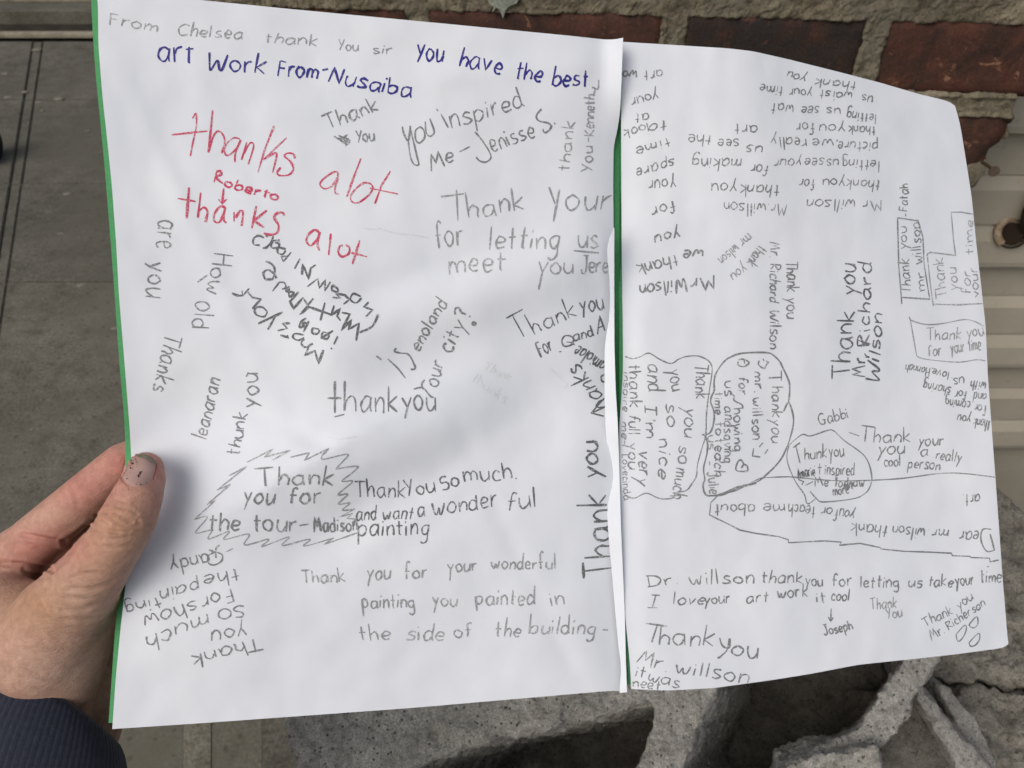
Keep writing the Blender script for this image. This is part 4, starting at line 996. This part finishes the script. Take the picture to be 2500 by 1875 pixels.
# chains of (px, py, distance, radius in px)
CH = [
 # thumb from the tip to its root and the thenar
 [(356, 1146, .3045, 43), (352, 1172, .302, 50), (336, 1212, .298, 59), (315, 1262, .296, 66), (292, 1308, .295, 67), (262, 1352, .297, 71), (228, 1398, .301, 79), (190, 1450, .306, 92), (150, 1510, .312, 112), (110, 1580, .318, 128)],
 # thenar edge running to the wrist
 [(228, 1440, .312, 62), (215, 1490, .316, 66), (212, 1545, .318, 66), (190, 1600, .320, 70), (155, 1655, .322, 84), (100, 1740, .340, 104)],
 # index finger behind the card
 [(-110, 1445, .350, 82), (-20, 1400, .345, 72), (70, 1332, .343, 62), (150, 1262, .341, 58), (222, 1200, .339, 55), (300, 1134, .340, 52), (400, 1090, .348, 46), (470, 1070, .352, 38)],
 # middle finger
 [(-110, 1500, .362, 84), (-10, 1455, .358, 70), (80, 1400, .356, 62), (170, 1345, .356, 58), (290, 1280, .358, 54), (420, 1230, .362, 48), (500, 1215, .364, 40)],
 # ring finger
 [(-60, 1600, .372, 88), (60, 1560, .370, 66), (160, 1500, .370, 56), (280, 1440, .368, 52), (400, 1400, .370, 46), (470, 1390, .370, 38)],
 # little finger
 [(0, 1700, .378, 80), (120, 1660, .376, 60), (210, 1610, .374, 52), (300, 1570, .372, 46), (390, 1545, .372, 40), (440, 1540, .372, 34)],
 # palm and heel of the hand
 [(-90, 1470, .335, 88), (0, 1500, .330, 100), (60, 1540, .328, 120), (60, 1620, .335, 140), (50, 1700, .345, 140), (20, 1800, .350, 150)],
 [(80, 1640, .364, 110), (190, 1620, .366, 84), (226, 1715, .366, 76), (215, 1775, .366, 78), (180, 1850, .366, 90)],
 # wrist and forearm inside the cuff
 [(60, 1720, .352, 140), (20, 1850, .355, 145), (-30, 2050, .358, 160)],
]
def sdf_hand(X):
    best = None
    k = 0.0045
    acc = np.full(len(X), 1e3)
    for ci, ch in enumerate(CH):
        cd = np.full(len(X), 1e3)
        for a, b_ in zip(ch, ch[1:]):
            A = np.array(P(a[0], a[1], a[2])); B = np.array(P(b_[0], b_[1], b_[2]))
            ra, rb = a[3] * a[2] / FPX, b_[3] * b_[2] / FPX
            BA = B - A; L2 = BA @ BA
            t_ = np.clip(((X - A) @ BA) / L2, 0, 1)
            dd = np.linalg.norm(X - A - t_[:, None] * BA, axis=1) - (ra + (rb - ra) * t_)
            cd = np.minimum(cd, dd)
        kk = k if ci not in (3, 4, 5) else 0.0022
        h = np.clip(0.5 + 0.5 * (acc - cd) / kk, 0, 1)
        acc = acc * (1 - h) + cd * h - kk * h * (1 - h)
    return acc
allp = np.array([np.array(P(a[0], a[1], a[2])) for ch in CH for a in ch])
lo = allp.min(0) - 0.034; hi = allp.max(0) + 0.034
lo[0] = max(lo[0], P(-260, 1500, .34).x)
VX = 0.0013
nx, ny, nz = [int((hi[i] - lo[i]) / VX) + 1 for i in range(3)]
gx, gy, gz = np.meshgrid(lo[0] + np.arange(nx) * VX, lo[1] + np.arange(ny) * VX, lo[2] + np.arange(nz) * VX, indexing='ij')
pts = np.c_[gx.ravel(), gy.ravel(), gz.ravel()]
# coarse pass first, fine only near the surface
D = np.full(len(pts), 1.0)
cs = 4
sub = np.zeros((nx, ny, nz), bool); sub[::cs, ::cs, ::cs] = True
ci_ = np.flatnonzero(sub.ravel()); dc = sdf_hand(pts[ci_])
cgrid = dc.reshape(len(range(0, nx, cs)), len(range(0, ny, cs)), len(range(0, nz, cs)))
full = np.repeat(np.repeat(np.repeat(cgrid, cs, 0), cs, 1), cs, 2)[:nx, :ny, :nz]
near = np.abs(full) < VX * cs * 2.2
D = full.copy().ravel()
ni = np.flatnonzero(near.ravel()); D[ni] = sdf_hand(pts[ni])
D = D.reshape(nx, ny, nz)
D[0, :, :] = np.maximum(D[0, :, :], 0.001); D[:, 0, :] = np.maximum(D[:, 0, :], .001); D[:, :, 0] = np.maximum(D[:, :, 0], .001)
def surface_nets(D, lo, h):
    s = D < 0
    nx, ny, nz = D.shape
    acc = np.zeros((nx - 1, ny - 1, nz - 1, 3)); cnt = np.zeros((nx - 1, ny - 1, nz - 1))
    cor = [(i, j, k) for i in (0, 1) for j in (0, 1) for k in (0, 1)]
    sl = lambda c: (slice(c[0], nx - 1 + c[0]), slice(c[1], ny - 1 + c[1]), slice(c[2], nz - 1 + c[2]))
    for a in cor:
        for b_ in cor:
            if a < b_ and sum(abs(a[i] - b_[i]) for i in range(3)) == 1:
                da, db = D[sl(a)], D[sl(b_)]
                m = (da < 0) != (db < 0)
                t_ = np.where(m, da / np.where(m, da - db, 1), 0)
                for ax in range(3):
                    acc[..., ax] += np.where(m, a[ax] + (b_[ax] - a[ax]) * t_, 0)
                cnt += m
    cells = cnt > 0
    idx = -np.ones(cells.shape, int); idx[cells] = np.arange(cells.sum())
    ijk = np.argwhere(cells)
    V = lo + (ijk + acc[cells] / cnt[cells][:, None]) * h
    F = []
    for ax in range(3):
        o1, o2 = (ax + 1) % 3, (ax + 2) % 3
        e = [slice(1, -1)] * 3; e[ax] = slice(0, -1)
        e2 = list(e); e2[ax] = slice(1, None)
        a, b_ = s[tuple(e)], s[tuple(e2)]
        for flip, m in ((False, a & ~b_), (True, ~a & b_)):
            q = np.argwhere(m)
            off = np.array([1, 1, 1]); off[ax] = 0
            q = q + off
            d1 = np.zeros(3, int); d1[o1] = 1; d2 = np.zeros(3, int); d2[o2] = 1
            c0 = idx[tuple((q - d1 - d2).T)]; c1 = idx[tuple((q - d2).T)]; c2 = idx[tuple(q.T)]; c3 = idx[tuple((q - d1).T)]
            f = np.c_[c0, c1, c2, c3]
            if flip: f = f[:, ::-1]
            F.append(f)
    return V, np.vstack(F)
V, F_ = surface_nets(D, lo, VX)
me = bpy.data.meshes.new('hand'); me.from_pydata(V.tolist(), [], F_.tolist()); me.update()
hand = bpy.data.objects.new('hand', me); COL.objects.link(hand)
md = hand.modifiers.new('s', 'SMOOTH'); md.iterations = 3; md.factor = 0.5
md = hand.modifiers.new('ss', 'SUBSURF'); md.levels = 1; md.render_levels = 1
dg = bpy.context.evaluated_depsgraph_get(); dg.update()
m2 = bpy.data.meshes.new_from_object(hand.evaluated_get(dg)); hand.modifiers.clear(); hand.data = m2
# creases and folds, pressed into the skin where the photo shows them: (polyline px, depth mm, width px)
K7 = (0, 1000, 1.896); KT = (200, 1040, 6.382)
def kr(c, s): return [(c[0] + float(a.split(',')[0]) / c[2], c[1] + float(a.split(',')[1]) / c[2]) for a in s.split()]
CR = [(kr(KT, "230,1400 330,1470 420,1520"), .35, 5), (kr(KT, "420,1400 520,1500 640,1540 800,1560 900,1540"), .35, 5), (kr(KT, "320,1345 420,1330 520,1350 600,1400 750,1470 880,1470"), .32, 5),
      (kr(KT, "560,1270 650,1290 760,1310 850,1380"), .25, 5), (kr(KT, "480,1140 600,1150 700,1210"), .22, 5), (kr(KT, "200,1490 300,1560 450,1640 560,1650"), .28, 5), (kr(KT, "160,1590 260,1640 360,1700"), .25, 5),
      (kr(K7, "395,560 450,590 520,600 590,590"), .2, 4), (kr(K7, "390,610 450,635 540,640 600,630"), .18, 5), (kr(K7, "420,545 470,560 540,570 600,560"), .25, 4), (kr(K7, "470,480 520,470 580,480 620,500"), .25, 4), (kr(K7, "450,510 500,500 560,515 610,520"), .25, 4),
      (kr(K7, "100,578 160,590 240,605 300,612"), .8, 6), (kr(K7, "300,612 340,590 400,545"), .9, 7), (kr(K7, "0,712 90,716 180,728 245,745"), .9, 6), (kr(K7, "245,745 290,700 330,650"), .5, 7),
      (kr(K7, "110,740 150,770 200,778 245,760"), .35, 6), (kr(K7, "300,800 380,760 450,760"), .2, 6), (kr(K7, "330,830 430,830 520,800"), .22, 6), (kr(K7, "300,870 420,880 530,860"), .22, 6), (kr(K7, "290,930 380,930 440,900 530,890"), .25, 6),
      (kr(K7, "300,970 400,975 520,950"), .2, 6), (kr(K7, "250,1040 350,1060 500,1030"), .15, 8), 
      (kr(K7, "330,350 350,400 360,440"), .2, 6), (kr(K7, "0,690 40,700"), .4, 4)]
n = len(m2.vertices)
co = np.empty(n * 3); m2.vertices.foreach_get('co', co); co = co.reshape(-1, 3)
no = np.empty(n * 3); m2.vertices.foreach_get('normal', no); no = no.reshape(-1, 3)
cp = np.array(CAMPOS); q = co - cp
dep = q @ np.array(FWD); pxx = 1250 + q @ np.array(RIGHT) / dep * FPX; pyy = 937.5 - q @ np.array(UP) / dep * FPX
facing = -(no * (q / np.linalg.norm(q, axis=1)[:, None])).sum(1)
vis = (facing > 0.05) & (dep < 0.352)
disp = np.zeros(n)
for pl, dmm, wpx in CR:
    best = np.full(n, 1e9)
    for a, b_ in zip(pl, pl[1:]):
        ax, ay = a; bx, by = b_[0] - ax, b_[1] - ay
        t_ = np.clip(((pxx - ax) * bx + (pyy - ay) * by) / (bx * bx + by * by), 0, 1)
        best = np.minimum(best, np.hypot(pxx - ax - t_ * bx, pyy - ay - t_ * by))
    disp -= dmm * 0.0012 * np.exp(-(best / wpx) ** 2)
    disp += dmm * 0.0005 * np.exp(-((best - wpx * 1.9) / (wpx * 0.9)) ** 2)
# nail bed: a shallow recess; outline of the nail in the photo
NP = kr(KT, "700,400 790,372 880,392 1000,440 1110,500 1168,575 1150,690 1115,830 1060,930 980,965 850,985 770,965 680,915 610,840 600,780 640,640 672,500")
co += no * np.where(vis, disp, 0)[:, None]
m2.vertices.foreach_set('co', co.ravel()); m2.update()
m2.polygons.foreach_set('use_smooth', [True] * len(m2.polygons))
# skin tone varies: redder in the finger bends and the finger behind, tanned on the back of the thumb
def blob(x, y, sx, sy): return np.exp(-((pxx - x) / sx) ** 2 - ((pyy - y) / sy) ** 2)
red = 0.75 * blob(210, 1190, 110, 70) + 0.8 * blob(110, 1330, 110, 50) + 0.9 * blob(350, 1140, 70, 40) + 0.4 * blob(60, 1380, 80, 30) + 0.35 * blob(280, 1110, 60, 40) + 0.3 * blob(380, 1230, 30, 60)
tan = 0.8 * blob(290, 1270, 70, 60) + 0.75 * blob(100, 1480, 130, 70) + 0.4 * blob(230, 1360, 60, 60)
pal = 0.6 * blob(180, 1640, 120, 70) + 0.4 * blob(200, 1480, 60, 60)
ca = m2.color_attributes.new('tone', 'FLOAT_COLOR', 'POINT')
cols_ = np.c_[np.clip(red, 0, 1), np.clip(tan, 0, 1), np.clip(pal, 0, 1), np.ones(n)]
ca.data.foreach_set('color', cols_.astype(np.float32).ravel())
msk, t, b = newmat('skin', 0.52, 0.35)
at = N(t, 'ShaderNodeVertexColor', layer_name='tone')
sp = t.nodes.new('ShaderNodeSeparateColor'); t.links.new(at.outputs[0], sp.inputs[0])
cobj = objco(t)
base = ramp(t, noise_n(t, 60, 6, 0.65, co=cobj), [(0.3, (0.44, 0.255, 0.185)), (0.7, (0.58, 0.365, 0.28))])
c = mix(t, sp.outputs[1], base, (0.42, 0.235, 0.135)); c = mix(t, sp.outputs[2], c, (0.60, 0.42, 0.33)); c = mix(t, sp.outputs[0], c, (0.50, 0.20, 0.165))
mot = ramp(t, noise_n(t, 300, 4, 0.7, co=cobj), [(0.3, (0.82, 0.78, 0.75)), (0.7, (1.13, 1.13, 1.13))])
t.links.new(mix(t, 1.0, c, mot, 'MULTIPLY'), b.inputs['Base Color'])
b.inputs['Subsurface Weight'].default_value = 0.06
b.inputs['Subsurface Radius'].default_value = (0.004, 0.0016, 0.0008)
b.inputs['Subsurface Scale'].default_value = 1.0
v = N(t, 'ShaderNodeTexVoronoi', Scale=1400.0); t.links.new(cobj, v.inputs['Vector'])
mp = N(t, 'ShaderNodeMapping'); mp.inputs['Scale'].default_value = (1.0, 1.0, 3.2); mp.inputs['Rotation'].default_value = (0.2, 0.5, 0.3); t.links.new(cobj, mp.inputs['Vector'])
bump(t, b, noise_n(t, 420, 6, 0.7, co=mp.outputs[0]), 0.6, 0.0008, bump(t, b, v.outputs['Distance'], 0.22, 0.0004))
m2.materials.clear(); m2.materials.append(msk)
hand.parent = person; hand.matrix_parent_inverse = person.matrix_world.inverted()
hb = BVHTree.FromPolygons([Vector(a) for a in co], [tuple(p.vertices) for p in m2.polygons])
def on_hand(px, py, lift):
    r_ = ray(px, py).normalized()
    loc, nor, _, _ = hb.ray_cast(CAMPOS, r_)
    if loc is None: return None
    return loc - r_ * lift
# thumbnail: a curved plate with rounded corners, thicker at the free edge
cx = sum(p[0] for p in NP) / len(NP); cy = sum(p[1] for p in NP) / len(NP)
NPs = [tuple(p) for p in smooth_line(resample(NP + [NP[0]], 60), 2)[:-1]]
def plate(name, outline, c0, lift_in, lift_out, rings, mat, par):
    vs, fs = [], []
    m = len(outline)
    for k in range(rings + 1):
        s = k / rings
        for (x, y) in outline:
            qx, qy = c0[0] + (x - c0[0]) * s, c0[1] + (y - c0[1]) * s
            h = on_hand(qx, qy, lift_in + (lift_out - lift_in) * s ** 3)
            if h is None: h = P(qx, qy, .302)
            vs.append(h)
    for k in range(rings):
        for i in range(m):
            a, b_ = k * m + i, k * m + (i + 1) % m
            fs.append((a, b_, b_ + m, a + m))
    return mesh_obj(name, vs, fs, mat, par, True)
mn, t, b = newmat('fingernail', 0.45, 0.35); cobj = objco(t)
t.links.new(ramp(t, noise_n(t, 120, 4, co=cobj), [(0.3, (0.40, 0.25, 0.215)), (0.7, (0.50, 0.335, 0.295))]), b.inputs['Base Color'])
b.inputs['Subsurface Weight'].default_value = 0.1; b.inputs['Subsurface Radius'].default_value = (0.003, 0.001, 0.0006)
bump(t, b, noise_n(t, 260, 3, co=cobj), 0.15, 0.0006)
nail = plate('fingernail', NPs, (cx, cy), 0.0006, -0.0002, 8, mn, person)
nail['label'] = 'short dirty thumbnail with brown specks'
hand_obj = nail
md2, t, b = newmat('nail_dirt', 0.8, 0.2); cobj = objco(t)
t.links.new(ramp(t, noise_n(t, 900, 3, co=cobj), [(0.3, (0.02, 0.012, 0.01)), (0.7, (0.09, 0.05, 0.035))]), b.inputs['Base Color'])
mg, t, b = newmat('nail_free_edge', 0.6, 0.3); cobj = objco(t)
t.links.new(ramp(t, noise_n(t, 700, 3, co=cobj), [(0.3, (0.13, 0.115, 0.08)), (0.7, (0.26, 0.24, 0.185))]), b.inputs['Base Color'])
# grubby free edge
top = kr(KT, "740,405 800,385 870,400 990,440 1100,500 1160,570"); bot_ = kr(KT, "775,440 830,455 880,480 980,500 1080,545 1150,590")
tp, bt = resample(top, 14), resample(bot_, 14)
vs, fs = [], []
for k in range(14):
    for s in (0, 1 / 3, 2 / 3, 1):
        x, y = tp[k] * (1 - s) + bt[k] * s
        h = on_hand(x, y, 0.0008); vs.append(h if h is not None else P(x, y, .302))
for k in range(13):
    for j in range(3):
        a = k * 4 + j; fs.append((a, a + 1, a + 5, a + 4))
mesh_obj('nail_edge', vs, fs, mg, nail, True)
vs, fs = [], []
def speck(x, y, r_):
    k = len(vs); m = 7
    for i in range(m):
        a = i / m * 6.283; q_ = r_ * rr.uniform(.6, 1.25)
        h = on_hand(x + q_ * math.cos(a), y + q_ * math.sin(a), 0.00075)
        vs.append(h if h is not None else P(x, y, .302))
    fs.append(tuple(range(k, k + m)))
for x, y, r_ in ((790, 580, 20), (752, 615, 10), (757, 650, 16), (790, 668, 9), (845, 560, 10), (880, 770, 22), (905, 725, 18), (900, 745, 15), (880, 795, 14), (925, 710, 10), (700, 822, 12), (848, 908, 8), (915, 910, 12), (935, 905, 8),
                 (1010, 888, 10), (687, 690, 8), (725, 985, 9), (735, 905, 7), (895, 880, 5), (765, 540, 9), (800, 545, 8), (650, 600, 9), (860, 425, 12), (800, 430, 11), (700, 770, 6), (770, 505, 7)):
    speck(KT[0] + x / KT[2], KT[1] + y / KT[2], r_ / KT[2] * 0.95)
for _ in range(30):
    speck(KT[0] + rr.gauss(770, 60) / KT[2], KT[1] + rr.gauss(520, 80) / KT[2], rr.uniform(3, 7) / KT[2])
# thin dark groove line round the nail's side
o = mesh_obj('dirt_specks', vs, fs, md2, nail)
vs, fs = [], []
gl = densify(kr(KT, "1168,580 1160,640 1150,700 1125,780 1110,840") , 2)
def line_on(pts_, w_, lift):
    prev = False
    for i, (x, y) in enumerate(pts_):
        a, b_ = pts_[max(0, i - 1)], pts_[min(len(pts_) - 1, i + 1)]
        L = math.hypot(b_[0] - a[0], b_[1] - a[1]) or 1
        nx_, ny_ = -(b_[1] - a[1]) / L * w_ / 2, (b_[0] - a[0]) / L * w_ / 2
        h1_, h2_ = on_hand(x + nx_, y + ny_, lift), on_hand(x - nx_, y - ny_, lift)
        if h1_ is None or h2_ is None: prev = False; continue
        vs.extend((h1_, h2_)); k = len(vs)
        if prev: fs.append((k - 4, k - 3, k - 1, k - 2))
        prev = True
line_on(gl, 1.3, 0.0006)
line_on(densify(kr(KT, "600,790 612,845 680,918 730,948"), 2), 0.9, 0.0006)
line_on(densify(kr(KT, "672,520 640,640 605,760"), 2), 0.9, 0.0006)
mesh_obj('nail_groove', vs, fs, md2, nail)

# ------------------------------------------------------------------ sleeve cuff: fine ribs along the arm
RIML = [(-330, 1500), (-100, 1600), (0, 1642), (60, 1667), (110, 1690), (160, 1718), (210, 1750), (250, 1777), (285, 1806), (300, 1820)]
RX_, RY_ = [a for a, _ in RIML], [b_ for _, b_ in RIML]
c0 = P(88, 1705, 0.338); ax = (P(60, 1900, 0.340) - P(100, 1740, 0.338)).normalized()
side = ax.cross(FWD).normalized()
if side.dot(RIGHT) < 0: side = -side
nrm = side.cross(ax).normalized()
if nrm.dot(FWD) > 0: nrm = -nrm
NS, NL = 900, 56
RIB = 104
vs, fs = [], []
rim0 = []
for i in range(NS):
    a = 2 * math.pi * i / NS
    x = 88 + 200 * math.cos(a)
    rim0.append(P(x, np.interp(x, RX_, RY_) + 10 * (1 - abs(math.sin(a))) - 6, 0.338 - 0.031 * math.sin(a)))
for j in range(NL + 1):
    s = j / NL
    for i in range(NS):
        a = 2 * math.pi * i / NS
        rad = side * math.cos(a) + nrm * math.sin(a)
        fl_ = 0.0085 * math.sin(min(1, s * 3.5) * math.pi / 2) + 0.003 * s
        if j == 0: fl_ -= 0.0012
        fl_ += 0.00028 * (abs(math.sin(a * RIB / 2)) ** 0.7) + 0.0014 * noise.noise(Vector((math.cos(a) * 2, math.sin(a) * 2, s * 4)))
        vs.append(rim0[i] + ax * (s * s * 0.34 + s * 0.04) + rad * (fl_ + 0.010 * s * s))
for j in range(NL):
    for i in range(NS):
        a, b_ = j * NS + i, j * NS + (i + 1) % NS
        fs.append((a, a + NS, b_ + NS, b_))
# turned-in rim
k = len(vs)
for i in range(NS): vs.append(vs[i] + (c0 - vs[i]) * 0.06 + ax * 0.0015)
for i in range(NS): vs.append(vs[i] + (c0 - vs[i]) * 0.08 + ax * 0.03)
for r0 in (0, 1):
    A0 = 0 if r0 == 0 else k; B0 = k if r0 == 0 else k + NS
    for i in range(NS): fs.append((A0 + (i + 1) % NS, B0 + (i + 1) % NS, B0 + i, A0 + i))
mc, t, b = newmat('navy_knit', 0.9, 0.2); cobj = objco(t)
t.links.new(ramp(t, noise_n(t, 500, 5, 0.7, co=cobj), [(0.3, (0.010, 0.012, 0.024)), (0.7, (0.021, 0.026, 0.046))]), b.inputs['Base Color'])
b.inputs['Sheen Weight'].default_value = 0.3
bump(t, b, noise_n(t, 1500, 3, 0.7, co=cobj), 0.5, 0.0006)
mesh_obj('sleeve', vs, fs, mc, person, True)
